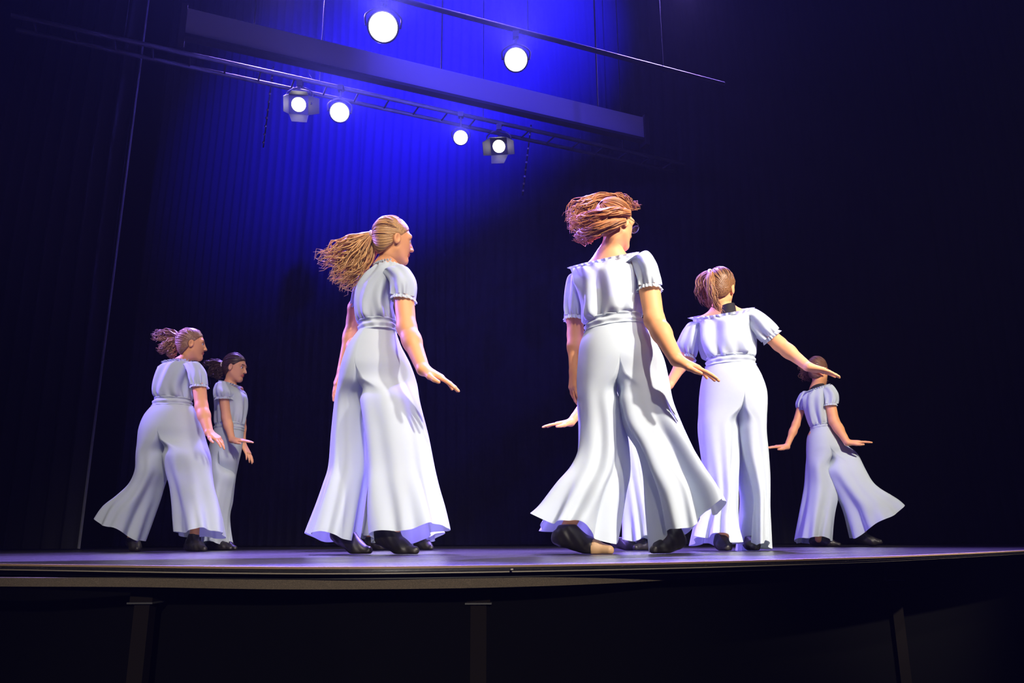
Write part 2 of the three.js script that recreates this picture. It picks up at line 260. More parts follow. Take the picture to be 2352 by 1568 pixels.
// ================================================================ PEOPLE: tools
// field meshing (surface nets), sparse by blocks
function nets(f, lo, hi, h, colorOf) {
  const nx = Math.ceil((hi.x - lo.x) / h) + 2, ny = Math.ceil((hi.y - lo.y) / h) + 2, nz = Math.ceil((hi.z - lo.z) / h) + 2, B = 6;
  const v = new Float32Array(nx * ny * nz), id = (i, j, k) => (k * ny + j) * nx + i, live = [];
  for (let bz = 0; bz < nz; bz += B) for (let by = 0; by < ny; by += B) for (let bx = 0; bx < nx; bx += B) {
    const c = f(lo.x + (bx + B / 2) * h, lo.y + (by + B / 2) * h, lo.z + (bz + B / 2) * h), far = Math.abs(c) > B * h * 0.95 + 0.03;
    if (!far) live.push([bx, by, bz]);
    for (let k = bz; k < Math.min(bz + B, nz); k++) for (let j = by; j < Math.min(by + B, ny); j++) for (let i = bx; i < Math.min(bx + B, nx); i++) v[id(i, j, k)] = far ? c : f(lo.x + i * h, lo.y + j * h, lo.z + k * h);
  }
  const at3 = new Int32Array(nx * ny * nz).fill(-1), pos = [], idx = [], E = [[0, 1], [2, 3], [4, 5], [6, 7], [0, 2], [1, 3], [4, 6], [5, 7], [0, 4], [1, 5], [2, 6], [3, 7]];
  for (let k = 0; k < nz - 1; k++) for (let j = 0; j < ny - 1; j++) for (let i = 0; i < nx - 1; i++) {
    const c = [v[id(i, j, k)], v[id(i + 1, j, k)], v[id(i, j + 1, k)], v[id(i + 1, j + 1, k)], v[id(i, j, k + 1)], v[id(i + 1, j, k + 1)], v[id(i, j + 1, k + 1)], v[id(i + 1, j + 1, k + 1)]];
    let m = 0; for (let q = 0; q < 8; q++) if (c[q] < 0) m |= 1 << q;
    if (m === 0 || m === 255) continue;
    let x = 0, y = 0, z = 0, n = 0;
    for (const [a, b] of E) if ((c[a] < 0) !== (c[b] < 0)) { const t = c[a] / (c[a] - c[b]); x += (a & 1) + t * ((b & 1) - (a & 1)); y += ((a >> 1) & 1) + t * (((b >> 1) & 1) - ((a >> 1) & 1)); z += (a >> 2) + t * ((b >> 2) - (a >> 2)); n++; }
    at3[id(i, j, k)] = pos.length / 3; pos.push(lo.x + (i + x / n) * h, lo.y + (j + y / n) * h, lo.z + (k + z / n) * h);
  }
  const quad = (a, b, c, d, flip) => { if (a < 0 || b < 0 || c < 0 || d < 0) return; flip ? idx.push(a, c, b, a, d, c) : idx.push(a, b, c, a, c, d); };
  for (let k = 1; k < nz - 1; k++) for (let j = 1; j < ny - 1; j++) for (let i = 1; i < nx - 1; i++) {
    const s = v[id(i, j, k)] < 0;
    if (s !== v[id(i + 1, j, k)] < 0) quad(at3[id(i, j - 1, k - 1)], at3[id(i, j, k - 1)], at3[id(i, j, k)], at3[id(i, j - 1, k)], !s);
    if (s !== v[id(i, j + 1, k)] < 0) quad(at3[id(i - 1, j, k - 1)], at3[id(i - 1, j, k)], at3[id(i, j, k)], at3[id(i, j, k - 1)], !s);
    if (s !== v[id(i, j, k + 1)] < 0) quad(at3[id(i - 1, j - 1, k)], at3[id(i, j - 1, k)], at3[id(i, j, k)], at3[id(i - 1, j, k)], !s);
  }
  const nor = new Float32Array(pos.length), col = colorOf && new Float32Array(pos.length), e = h * 0.5;
  for (let q = 0; q < pos.length; q += 3) {
    const [x, y, z] = [pos[q], pos[q + 1], pos[q + 2]]; let a = f(x + e, y, z) - f(x - e, y, z), b = f(x, y + e, z) - f(x, y - e, z), c = f(x, y, z + e) - f(x, y, z - e); const l = Math.hypot(a, b, c) || 1;
    nor[q] = a / l; nor[q + 1] = b / l; nor[q + 2] = c / l;
    if (col) { const t = colorOf(x, y, z); col[q] = t[0]; col[q + 1] = t[1]; col[q + 2] = t[2]; }
  }
  const g = new THREE.BufferGeometry(); g.setAttribute('position', new THREE.Float32BufferAttribute(pos, 3)); g.setAttribute('normal', new THREE.BufferAttribute(nor, 3)); if (col) g.setAttribute('color', new THREE.BufferAttribute(col, 3)); g.setIndex(idx); return g;
}
const smin = (a, b, k) => { const h = Math.max(k - Math.abs(a - b), 0) / k; return Math.min(a, b) - h * h * k * 0.25; };
const smax = (a, b, k) => -smin(-a, -b, k);
function cap(a, b, ra, rb = ra) { const bx = b.x - a.x, by = b.y - a.y, bz = b.z - a.z, l2 = bx * bx + by * by + bz * bz + 1e-9; return (x, y, z) => { const px = x - a.x, py = y - a.y, pz = z - a.z, h = clamp((px * bx + py * by + pz * bz) / l2, 0, 1); return Math.hypot(px - bx * h, py - by * h, pz - bz * h) - lerp(ra, rb, h); }; }
function ell(c, r) { return (x, y, z) => { const a = (x - c[0]) / r[0], b = (y - c[1]) / r[1], d = (z - c[2]) / r[2], k0 = Math.hypot(a, b, d), k1 = Math.hypot(a / r[0], b / r[1], d / r[2]) || 1e-6; return k0 * (k0 - 1) / k1; }; }
const blend = (list) => (x, y, z) => { let d = 1e3; for (const [f, k] of list) d = smin(d, f(x, y, z), k); return d; };
const reach = (pts, m) => { const b = new THREE.Box3().setFromPoints(pts); return [b.min.subScalar(m), b.max.addScalar(m)]; };

// lofted cloth: stations {c, u, v}: centre, half width, half depth (v towards the camera)
function loft(st, o = {}) {
  const rows = o.rows ?? 48, cols = o.cols ?? 96, cr = (a, b, c, d, t) => a.clone().multiplyScalar(-0.5 * t + t * t - 0.5 * t * t * t).addScaledVector(b, 1 - 2.5 * t * t + 1.5 * t * t * t).addScaledVector(c, 0.5 * t + 2 * t * t - 1.5 * t * t * t).addScaledVector(d, -0.5 * t * t + 0.5 * t * t * t);
  const P = [], n = st.length - 1, uv = [], get = (i, k) => st[clamp(i, 0, n)][k];
  for (let r = 0; r <= rows; r++) {
    const s = r / rows * n, i = Math.min(Math.floor(s), n - 1), t = s - i, q = {};
    for (const k of ['c', 'u', 'v', 'pc', 'pu', 'pv']) if (st[0][k]) q[k] = cr(get(i - 1, k), get(i, k), get(i + 1, k), get(i + 2, k), t);
    const w = st[0].pc ? lerp(st[i].w, st[i + 1].w, t * t * (3 - 2 * t)) : 0, m = st[0].pc ? lerp(st[i].m, st[i + 1].m, t) : 0;
    const un = q.u.clone().normalize(), vn = q.v.clone().normalize(), T = r / rows;
    for (let c = 0; c < cols; c++) {
      const a = c / cols * 2 * Math.PI, ca = Math.cos(a), sa = Math.sin(a);
      const p = q.c.clone().addScaledVector(q.u, ca).addScaledVector(q.v, sa);
      if (w > 0) {   // half of the hips: outer half follows the hip outline, inner half lies in the middle
        const inner = ca * o.side < 0, hx = inner ? -o.side * 0.06 * Math.abs(ca) : ca * (o.side > 0 ? 1 - m : m) * 2, hp = q.pc.clone().addScaledVector(q.pu, (m - 0.5) * 2 + hx).addScaledVector(q.pv, sa);
        p.lerp(hp, w);
      }
      if (o.fold) { const d = o.fold(a, T); p.addScaledVector(un, ca * d).addScaledVector(vn, sa * d); if (o.drop) p.y += o.drop(a, T); }
      P.push(p);
    }
  }
  const pos = [], nor = [], idx = [], A = V(0, 0, 0), Bv = V(0, 0, 0), C = cols + 1;
  for (let r = 0; r <= rows; r++) for (let c = 0; c <= cols; c++) {
    const k = c % cols, p = P[r * cols + k]; A.copy(P[r * cols + (k + 1) % cols]).sub(P[r * cols + (k + cols - 1) % cols]); Bv.copy(P[Math.min(r + 1, rows) * cols + k]).sub(P[Math.max(r - 1, 0) * cols + k]); A.cross(Bv).normalize();
    pos.push(p.x, p.y, p.z); nor.push(A.x, A.y, A.z); uv.push(c / cols, r / rows);
    if (r < rows && c < cols) { const a = r * C + c; idx.push(a, a + 1, a + C, a + 1, a + C + 1, a + C); }
  }
  const g = new THREE.BufferGeometry(); g.setAttribute('position', new THREE.Float32BufferAttribute(pos, 3)); g.setAttribute('normal', new THREE.Float32BufferAttribute(nor, 3)); g.setAttribute('uv', new THREE.Float32BufferAttribute(uv, 2)); g.setIndex(idx); return g;
}
// a station from two outline points of the photograph and its own distance and depth: [lx, ly, rx, ry, Z, depth, extra twist of Z from left to right]
const st = ([lx, ly, rx, ry, Z, b, dz = 0, ty = 0]) => { const l = at(lx, ly, Z - dz), r = at(rx, ry, Z + dz); const u = r.clone().sub(l).multiplyScalar(0.5); const v = V(0, ty, 1); l.y -= ty * b; r.y -= ty * b; v.addScaledVector(u, -v.dot(u) / u.lengthSq()).normalize().multiplyScalar(b); return { c: l.add(r).multiplyScalar(0.5), u, v }; };

// ---------------------------------------------------------------- head
const headField = (() => {
  const parts = [[ell([0, 0.03, -0.012], [0.073, 0.092, 0.093]), 0.02], [ell([0, -0.03, 0.03], [0.056, 0.082, 0.062]), 0.04], [cap(V(-0.045, -0.055, 0.01), V(-0.012, -0.097, 0.064), 0.014, 0.016), 0.03], [cap(V(0.045, -0.055, 0.01), V(0.012, -0.097, 0.064), 0.014, 0.016), 0.03], [ell([0, -0.094, 0.072], [0.02, 0.017, 0.016]), 0.02],
    [cap(V(0, 0.012, 0.088), V(0, -0.026, 0.106), 0.007, 0.011), 0.012], [ell([0.011, -0.03, 0.096], [0.009, 0.007, 0.009]), 0.008], [ell([-0.011, -0.03, 0.096], [0.009, 0.007, 0.009]), 0.008], [cap(V(-0.045, 0.03, 0.07), V(0.045, 0.03, 0.07), 0.012, 0.012), 0.02],
    [ell([0, -0.054, 0.089], [0.021, 0.006, 0.009]), 0.006], [ell([0, -0.065, 0.087], [0.018, 0.006, 0.009]), 0.006]];
  const all = blend(parts), eyeL = ell([0.031, 0.008, 0.094], [0.02, 0.013, 0.017]), eyeR = ell([-0.031, 0.008, 0.094], [0.02, 0.013, 0.017]);
  const ear = (s) => { const a = ell([s * 0.076, -0.006, -0.006], [0.010, 0.031, 0.019]), b = ell([s * 0.086, -0.002, -0.002], [0.008, 0.02, 0.011]); return (x, y, z) => smax(a(x, y, z), -b(x, y, z), 0.006); };
  const e1 = ear(1), e2 = ear(-1);
  return (x, y, z) => { let d = all(x, y, z); d = smax(d, -eyeL(x, y, z), 0.012); d = smax(d, -eyeR(x, y, z), 0.012); return smin(smin(d, e1(x, y, z), 0.006), e2(x, y, z), 0.006); };
})();
function headFrame(h) {
  const a = h.yaw * Math.PI / 180, p = (h.pitch ?? 0) * Math.PI / 180, f = V(Math.sin(a) * Math.cos(p), Math.sin(p), -Math.cos(a) * Math.cos(p)), up = V(0, 1, 0).applyAxisAngle(f, (h.roll ?? 0) * Math.PI / 180);
  const x = up.clone().cross(f).normalize(), y = f.clone().cross(x), c = at(...h.c);
  return { c, x, y, z: f, s: h.s, local: (X, Y, Z) => { const dx = (X - c.x) / h.s, dy = (Y - c.y) / h.s, dz = (Z - c.z) / h.s; return [dx * x.x + dy * x.y + dz * x.z, dx * y.x + dy * y.y + dz * y.z, dx * f.x + dy * f.y + dz * f.z]; }, world: (a, b, d) => c.clone().addScaledVector(x, a * h.s).addScaledVector(y, b * h.s).addScaledVector(f, d * h.s) };
}
// ---------------------------------------------------------------- hand: wrist, direction of the fingers, back of the hand, side of the thumb (+1/-1)
function handParts(w, dir, back, thumb, s, curl, spread = 1) {
  const d = dir.clone().normalize(), n = back.clone().addScaledVector(d, -back.dot(d)).normalize(), t = d.clone().cross(n).multiplyScalar(thumb), list = [], pts = [];
  const P = (a, b, c) => w.clone().addScaledVector(d, a * s).addScaledVector(t, b * s).addScaledVector(n, c * s);
  const lens = [[0.030, 0.040, 0.024, 0.020, 0.085], [0.010, 0.044, 0.028, 0.022, 0.089], [-0.010, 0.041, 0.026, 0.021, 0.084], [-0.029, 0.032, 0.019, 0.018, 0.076]];
  lens.forEach(([o, l1, l2, l3, k], q) => {
    const base = P(k, o, 0.002), fan = d.clone().addScaledVector(t, o * 5.5 * spread).normalize(); list.push([cap(P(0, o * 0.55, 0), base, 0.017 * s, 0.0125 * s), 0.016 * s]); pts.push(base);
    let p = base, ang = curl[Math.min(q, curl.length - 1)];
    [l1, l2, l3].forEach((l, m) => { const dd = fan.clone().multiplyScalar(Math.cos(ang)).addScaledVector(n, -Math.sin(ang)), e = p.clone().addScaledVector(dd, l * s); list.push([cap(p, e, (0.0092 - m * 0.0009) * s, (0.0084 - m * 0.0011) * s), m ? 0.003 * s : 0.007 * s]); p = e; pts.push(e); ang += curl[Math.min(q, curl.length - 1)] * 0.8 + 0.06; });
  });
  const t0 = P(0.018, 0.018, -0.004), t1 = P(0.052, 0.046, -0.012), t2 = P(0.080, 0.060, -0.014), t3 = P(0.103, 0.066, -0.014);
  list.push([cap(t0, t1, 0.015 * s, 0.0125 * s), 0.014 * s], [cap(t1, t2, 0.0115 * s, 0.010 * s), 0.006 * s], [cap(t2, t3, 0.0098 * s, 0.008 * s), 0.004 * s]); pts.push(t1, t2, t3);
  return { list, pts };
}
// ---------------------------------------------------------------- hair
function strands(guides, count, seed, tint, r0, wave) {
  const r = rng(seed), gs = [];
  for (let k = 0; k < count; k++) {
    const G = guides[Math.floor(r() * guides.length)], ang = r() * 6.283, rad = Math.sqrt(r()), ph = r() * 6.283, cut = 0.72 + 0.28 * r(), ox = Math.cos(ang) * rad, oy = Math.sin(ang) * rad, fr = 2 + r() * 2, amp = wave * (0.4 + r());
    const base = new THREE.CatmullRomCurve3(G.map((g) => at(g[0], g[1], g[2]))), n = 16, pts = [], W = G.map((g) => g[3]);
    for (let i = 0; i <= n; i++) {
      const t = i / n * cut, p = base.getPoint(t), tg = base.getTangent(t), side = V(0, 0, 1).cross(tg).normalize(), nn = tg.clone().cross(side), s = t * (W.length - 1), j = Math.min(Math.floor(s), W.length - 2), w = lerp(W[j], W[j + 1], s - j);
      p.addScaledVector(side, oy * w + amp * t * Math.sin(fr * t * 6.283 + ph)).addScaledVector(nn, ox * w * 0.75 + amp * t * Math.cos(fr * t * 5 + ph)); pts.push(p);
    }
    const pos = [], nor = [], col = [], idx = [], S = 5, l = 0.65 + 0.7 * r(), c = [tint[0] * l, tint[1] * l * (0.95 + 0.1 * r()), tint[2] * l];
    for (let i = 0; i <= n; i++) { const tg = pts[Math.min(i + 1, n)].clone().sub(pts[Math.max(i - 1, 0)]).normalize(), a = V(0.2, 0.3, 1).cross(tg).normalize(), b = tg.clone().cross(a), rr = r0 * (0.7 + 0.6 * l / 2) * (1 - 0.85 * Math.pow(i / n, 2)); for (let q = 0; q < S; q++) { const x = q / S * 6.283, d = a.clone().multiplyScalar(Math.cos(x)).addScaledVector(b, Math.sin(x)); pos.push(pts[i].x + d.x * rr, pts[i].y + d.y * rr, pts[i].z + d.z * rr); nor.push(d.x, d.y, d.z); col.push(...c); } }
    for (let i = 0; i < n; i++) for (let q = 0; q < S; q++) { const a = i * S + q, b = i * S + (q + 1) % S; idx.push(a, b, a + S, b, b + S, a + S); }
    const g = new THREE.BufferGeometry(); g.setAttribute('position', new THREE.Float32BufferAttribute(pos, 3)); g.setAttribute('normal', new THREE.Float32BufferAttribute(nor, 3)); g.setAttribute('color', new THREE.Float32BufferAttribute(col, 3)); g.setIndex(idx); gs.push(g);
  }
  return mergeGeometries(gs);
}

// ================================================================ PEOPLE: builder
function dancer(D) {
  const base = at(D.base[0], D.base[1], D.base[2]).setY(0), o = thing('person', D.label, 'person', base, D.group), F = headFrame(D.head), R = rng(D.seed), sc = D.scale ?? 1;
  const skin = D.skin ?? [0.81, 0.36, 0.16];
  // ---- body: one continuous figure under the clothes
  const J = (a) => at(a[0], a[1], a[2]);
  const neckTop = F.world(0, -0.078, -0.014), neck = J(D.neck), list = [], pts = [neckTop, neck];
  list.push([cap(neckTop, neck, 0.043 * sc, 0.050 * sc), 0.02]);
  const arms = D.arms.map((A) => ({ ...A, s: J(A.sh), e: J(A.el), w: J(A.wr) }));
  const hip = J(D.hip), spine = D.blouse.map(st);
  for (let k = 0; k < spine.length - 2; k++) { const r = (q) => Math.min(0.55 * Math.min(q.u.length(), q.v.length()), 0.06); list.push([cap(spine[k].c, spine[k + 1].c, r(spine[k]), r(spine[k + 1])), 0.04]); }
  list.push([cap(neck, spine[spine.length - 2].c, 0.045 * sc, 0.05 * sc), 0.04], [cap(spine[0].c, hip, 0.05 * sc, 0.05 * sc), 0.04]); pts.push(hip);
  const sleeves = D.sleeves.map((S) => { const q = S.map(st), to = neck.clone().lerp(hip, D.bare ? 0.2 : 0.09); q.unshift({ c: q[0].c.clone().lerp(to, 0.45), u: q[0].u.clone().multiplyScalar(0.85), v: q[0].v.clone().multiplyScalar(0.85) }); return q; });
  arms.forEach((A, q) => {
    const r = A.r ?? 1, S = sleeves[q], s1 = D.bare ? A.s : S[2].c.clone().lerp(S[1].c, 0.3), hem = S[S.length - 1].c;
    list.push(D.bare ? [cap(neck, A.s, 0.042 * sc, 0.040 * sc), 0.05] : [cap(neck.clone().lerp(hip, 0.08), s1, 0.034 * sc, 0.032 * sc), 0.03], [cap(s1, hem, 0.030 * sc, 0.034 * sc * r), 0.01], [cap(hem.clone().lerp(A.e, 0.12), A.e, 0.042 * sc * r, 0.038 * sc * r), 0.02], [cap(A.e, A.e.clone().lerp(A.w, 0.35), 0.038 * sc * r, 0.037 * sc * r), 0.02], [cap(A.e.clone().lerp(A.w, 0.3), A.w, 0.037 * sc * r, 0.0255 * sc * r), 0.02]);
    pts.push(s1, hem, A.e, A.w);
  });
  D.trousers.forEach((L, q) => {
    const c = L.st.map((e) => e.length > 8 ? (L.side < 0 ? st([e[0], e[1], lerp(e[0], e[2], e[7]), e[3], e[4], 0.1]) : st([lerp(e[0], e[2], e[7]), e[1], e[2], e[3], e[4], 0.1])).c : st(e).c), n = c.length - 1, a = J(D.legs[q].ankle);
    const line = [c[1], c[3], c[Math.round(n * 0.6)], c[n - 2], a], rad = [0.042, 0.040, 0.034, 0.030, 0.031];
    for (let k = 0; k < 4; k++) list.push([cap(line[k], line[k + 1], rad[k] * sc, rad[k + 1] * sc), 0.03]);
    list.push([cap(hip.clone().lerp(c[0], 0.3), c[1], 0.042, 0.042), 0.04]); pts.push(...line);
  });
  const bodyF = blend(list), noiseTint = (x, y, z) => 1 + 0.05 * Math.sin(x * 31 + y * 17) * Math.sin(y * 23 + z * 29), flesh = (x, y, z) => { const n = noiseTint(x, y, z); return skin.map((c) => c * n); };
  const geos = [nets(bodyF, ...reach(pts, 0.14), D.cell ?? 0.009, flesh)];
  const headC = [F.c.clone()], hb = 0.155 * F.s;
  const neckCap = cap(neckTop, neck, 0.043 * sc, 0.050 * sc);
  const hf = (x, y, z) => { const p = F.local(x, y, z); return smin(headField(...p) * F.s, neckCap(x, y, z), 0.025); };
  const faceTint = (x, y, z) => { const [a, b, c] = F.local(x, y, z), n = noiseTint(x, y, z); let k = skin.map((q) => q * n);
    if (c > 0.06 && Math.abs(a) < 0.024 && b < -0.048 && b > -0.072) k = [0.5, 0.13, 0.1];
    if (c > 0.05 && Math.abs(Math.abs(a) - 0.032) < 0.019 && Math.abs(b - 0.034) < 0.0045) k = [0.12, 0.06, 0.03];
    return k; };
  geos.push(nets(hf, F.c.clone().subScalar(hb), F.c.clone().addScalar(hb), D.cell ? 0.005 : 0.0042, faceTint));
  for (const A of arms) if (A.hand) {
    const H = A.hand, hd = handParts(A.w, V(...H.dir), V(...H.back), H.thumb, (H.s ?? 1) * sc, H.curl ?? [0.12, 0.1, 0.12, 0.16], H.spread ?? 1);
    const near = A.e.clone().lerp(A.w, 0.78); const f = blend([[cap(A.e.clone().lerp(A.w, 0.3), A.w, 0.037 * sc * (A.r ?? 1), 0.0255 * sc * (A.r ?? 1)), 0.012], ...hd.list]);
    const sliced = (x, y, z) => Math.max(f(x, y, z), -((x - near.x) * (A.w.x - A.e.x) + (y - near.y) * (A.w.y - A.e.y) + (z - near.z) * (A.w.z - A.e.z)) / A.w.distanceTo(A.e));
    geos.push(nets(sliced, ...reach([near, A.w, ...hd.pts], 0.035), D.cell ? 0.0042 : 0.0034, flesh));
  }
  mesh('body', mergeGeometries(geos), M.skin, o, base);
  for (const s of [-1, 1]) {
    const g = new THREE.SphereGeometry(0.0128 * F.s, 16, 12).rotateX(Math.PI / 2), p = g.attributes.position, col = []; for (let i = 0; i < p.count; i++) { const z = p.getZ(i) / (0.0128 * F.s); col.push(...(z > 0.93 ? [0.01, 0.01, 0.01] : z > 0.8 ? [0.12, 0.07, 0.04] : [0.75, 0.72, 0.7])); }
    g.setAttribute('color', new THREE.Float32BufferAttribute(col, 3)); g.applyMatrix4(new THREE.Matrix4().makeBasis(F.x, F.y, F.z)); const c = F.world(s * 0.031, 0.008, 0.0705); g.translate(c.x, c.y, c.z); mesh('eye', g, M.eye, o, base);
  }
  // ---- hair
  const tint = D.hair.tint, tie = D.hair.tie ? at(...D.hair.tie) : F.world(0, 0.07, -0.1), tl = F.local(tie.x, tie.y, tie.z), ta = V(...tl).sub(V(0, 0.034, -0.016)).normalize(), tx = V(0.3, 0.9, 0.2).cross(ta).normalize(), ty = ta.clone().cross(tx);
  const capA = ell([0, 0.034, -0.016], [0.0795, 0.0985, 0.101]), capB = ell([0, -0.03, -0.042], [0.064, 0.062, 0.056]), capE = (a, b, c) => smin(capA(a, b, c), capB(a, b, c), 0.03), ridge = (a, b, c) => { const X = a * tx.x + (b - 0.034) * tx.y + (c + 0.016) * tx.z, Y = a * ty.x + (b - 0.034) * ty.y + (c + 0.016) * ty.z, w = Math.atan2(Y, X); return Math.sin(w * 46 + 2 * Math.sin(w * 5)) * 0.5 + Math.sin(w * 83 + 1) * 0.5; };
  const hairF = (x, y, z) => { const [a, b, c] = F.local(x, y, z), cut = -(b - 1.17 * c + 0.012 - 0.12 * Math.max(0, Math.abs(a) - 0.04)) / 1.54, earHole = Math.hypot((Math.abs(a) - 0.08) / 0.9, b + 0.008, c + 0.002) - 0.026; return F.s * smax(smax(capE(a, b, c) - 0.0011 * ridge(a, b, c), cut, 0.012), -earHole, 0.01); };
  const capG = nets(hairF, F.c.clone().subScalar(hb), F.c.clone().addScalar(hb), D.cell ? 0.005 : 0.0036, (x, y, z) => { const [a, b, c] = F.local(x, y, z), k = 0.85 + 0.4 * ridge(a, b, c); return tint.map((t) => t * clamp(k, 0.5, 1.4)); });
  const combed = [], rr = rng(D.seed + 31), half = ta.clone(), ctr = V(0, 0.034, -0.016), rad = [0.0795, 0.0985, 0.101];
  for (let k = 0; k < (D.cell ? 140 : 190); k++) {
    const phi = rr() * 6.283, side = tx.clone().multiplyScalar(Math.cos(phi)).addScaledVector(ty, Math.sin(phi)), far = 0.9 + rr() * 1.5, lift = 0.0005 + rr() * 0.004, wob = (rr() - 0.5) * 0.25, path = [];
    for (let i = 0; i <= 10; i++) { const th = 0.12 + far * (1 - i / 10), d = half.clone().multiplyScalar(Math.cos(th)).addScaledVector(side, Math.sin(th)).applyAxisAngle(half, wob * Math.sin(i / 10 * 3.14)).normalize(), q = 1 / Math.hypot(d.x / rad[0], d.y / rad[1], d.z / rad[2]), p = ctr.clone().addScaledVector(d, q + lift - (i < 2 ? 0.004 * (2 - i) : 0)); if (p.y - 1.17 * p.z + 0.012 > 0.004 && Math.hypot(Math.abs(p.x) - 0.08, p.y + 0.008, p.z + 0.002) > 0.034) path.push(F.world(p.x, p.y, p.z)); }
    if (path.length > 4) { const l = 0.6 + 0.8 * rr(), g = tube(path, (0.0016 + 0.0016 * rr()) * F.s, 12, 5), n = g.attributes.position.count, c = []; for (let i = 0; i < n; i++) c.push(tint[0] * l, tint[1] * l, tint[2] * l); g.setAttribute('color', new THREE.Float32BufferAttribute(c, 3)); g.deleteAttribute('uv'); combed.push(g); }
  }
  const hair = mesh('hair', mergeGeometries([capG, ...combed]), M.hair, o, base);
  mesh('ponytail', strands(D.hair.guides, D.hair.count ?? 160, D.seed + 7, tint, D.hair.r ?? 0.0042, D.hair.wave ?? 0.012), M.hair, hair, base);
  if (D.hair.tie) { const dir = at(...D.hair.guides[0][Math.min(1, D.hair.guides[0].length - 1)]).sub(tie).normalize(), g = new THREE.TorusGeometry((D.hair.guides[0][0][3] ?? 0.02) + 0.003, 0.006, 10, 24).applyQuaternion(new THREE.Quaternion().setFromUnitVectors(V(0, 0, 1), dir)).translate(tie.x, tie.y, tie.z); mesh('hair_tie', g, M.hairTie, hair, base); }
  // ---- undershirt
  if (D.undershirt) { const s = D.undershirt.map(st); mesh('undershirt', loft(s, { rows: 20, cols: 64 }), M.undershirt, o, base); }
  // ---- blouse
  const ph = [0, 0, 0, 0].map(() => R() * 6.283), B = D.blouse.map(st), side = D.foldSide ?? 1;
  const blouseFold = (a, t) => (0.0055 * Math.sin(17 * a + ph[0] + 2 * Math.sin(2 * a)) * (sm(0.75, 1, t) + sm(0.45, 0.0, t)) + 0.0075 * Math.sin(8 * a + ph[1] + 2.2 * t * side) * sm(0, 0.15, t) * sm(1.05, 0.7, t) + 0.006 * Math.sin(5 * a + ph[2] - 3 * t) * sm(0, 0.2, t) * sm(1, 0.6, t)) * (D.foldAmount ?? 1);
  const blouse = mesh('blouse', loft(B, { rows: 56, cols: 160, fold: blouseFold }), M.cloth, o, base);
  const frill = (s0, s1, k, amp, seed) => loft([s0, { c: s0.c.clone().lerp(s1.c, 0.5), u: s0.u.clone().lerp(s1.u, 0.5), v: s0.v.clone().lerp(s1.v, 0.5) }, s1], { rows: 6, cols: 200, fold: (a, t) => amp * (0.3 + t) * (Math.sin(k * a + seed + 1.5 * Math.sin(3 * a)) + 0.5 * Math.sin(k * 1.7 * a)) });
  if (D.frill) mesh('neck_ruffle', frill(st(D.frill[0]), st(D.frill[1]), 30, 0.0062, ph[3]), M.cloth, blouse, base);
  for (const s of sleeves) {
    const q = R() * 6, n = s.length - 1; const sl = mesh('sleeve', loft(s, { rows: 30, cols: 96, fold: (a, t) => 0.006 * Math.sin(9 * a + q) * sm(0.5, 1, t) + 0.005 * Math.sin(6 * a + 2 * t + q) + 0.004 * Math.sin(15 * a) * sm(0.7, 1, t) }), M.cloth, blouse, base);
    const d = s[n].c.clone().sub(s[n - 1].c).normalize().multiplyScalar(0.02); mesh('sleeve_ruffle', frill(s[n], { c: s[n].c.clone().add(d), u: s[n].u.clone().multiplyScalar(1.12), v: s[n].v.clone().multiplyScalar(1.12) }, 18, 0.0035, q), M.cloth, blouse, base);
  }
  // ---- trousers
  const tr = new THREE.Group(); tr.name = 'trousers'; o.add(tr);
  D.trousers.forEach((L, k) => {
    const s = L.st.map((a, k2) => { if (a.length > 8) { const [lx, ly, rx, ry, Z, b, , m, w] = a, full = st([lx, ly, rx, ry, Z, b]), mx = lerp(lx, rx, m), my = lerp(ly, ry, m), ov = (rx - lx) * 0.06, half = L.side < 0 ? st([lx, ly, mx + ov, my, Z, b * 0.9]) : st([mx - ov, my, rx, ry, Z, b * 0.9]); return { ...half, pc: full.c, pu: full.u, pv: full.v, m, w }; } const q = st(k2 >= L.st.length - 2 ? [...a, 0, (L.tilt ?? 0.14) * (k2 === L.st.length - 1 ? 1 : 0.4)] : a); return { ...q, pc: q.c, pu: q.u, pv: q.v, m: 0.5, w: 0 }; });
    const p = [R() * 6.283, R() * 6.283, R() * 6.283], am = L.amp ?? 1, lean = L.lean ?? 0;
    const fold = (a, t) => am * sm(0.12, 1, t) * (0.016 * Math.sin(5 * a + p[0] + lean * t * 2) + 0.012 * Math.sin(3 * a + p[1] - 1.5 * t) + 0.010 * Math.sin(9 * a + p[2] + t) * t) + am * 0.008 * Math.sin(12 * a + p[1]) * sm(0.75, 1, t);
    mesh('trouser_leg', loft(s, { rows: 80, cols: 144, side: L.side, fold, drop: (a, t) => am * 0.012 * Math.sin(4 * a + p[2]) * sm(0.85, 1, t) }), M.cloth, tr, base);
  });
  const wb = D.waist.map(st); mesh('waistband', loft(wb, { rows: 24, cols: 96, fold: (a, t) => 0.004 + 0.004 * Math.sin(t * Math.PI * 4.2) + 0.002 * Math.sin(11 * a + 5 * t) }), M.cloth, tr, base);
  // ---- shoes
  for (const S of D.shoes) {
    const heel = at(S.heel[0], 1250, S.heel[1]).setY(0.032 * sc + (S.lift ?? 0)), toe = at(S.toe[0], 1250, S.toe[1]).setY(0.017 * sc + (S.toeLift ?? 0)), ank = J(S.ankle), ball = heel.clone().lerp(toe, 0.68).setY(0.026 * sc + (S.toeLift ?? 0) * 0.7), top = heel.clone().lerp(ball, 0.35); top.y = Math.max(heel.y, ball.y) + 0.035 * sc;
    const shape = blend([[cap(heel, ball, 0.031 * sc, 0.033 * sc), 0.02], [cap(ball, toe, 0.031 * sc, 0.02 * sc), 0.02], [cap(top, ball, 0.034 * sc, 0.028 * sc), 0.03], [cap(heel.clone().lerp(top, 0.5), ank, 0.036 * sc, 0.036 * sc), 0.03]]);
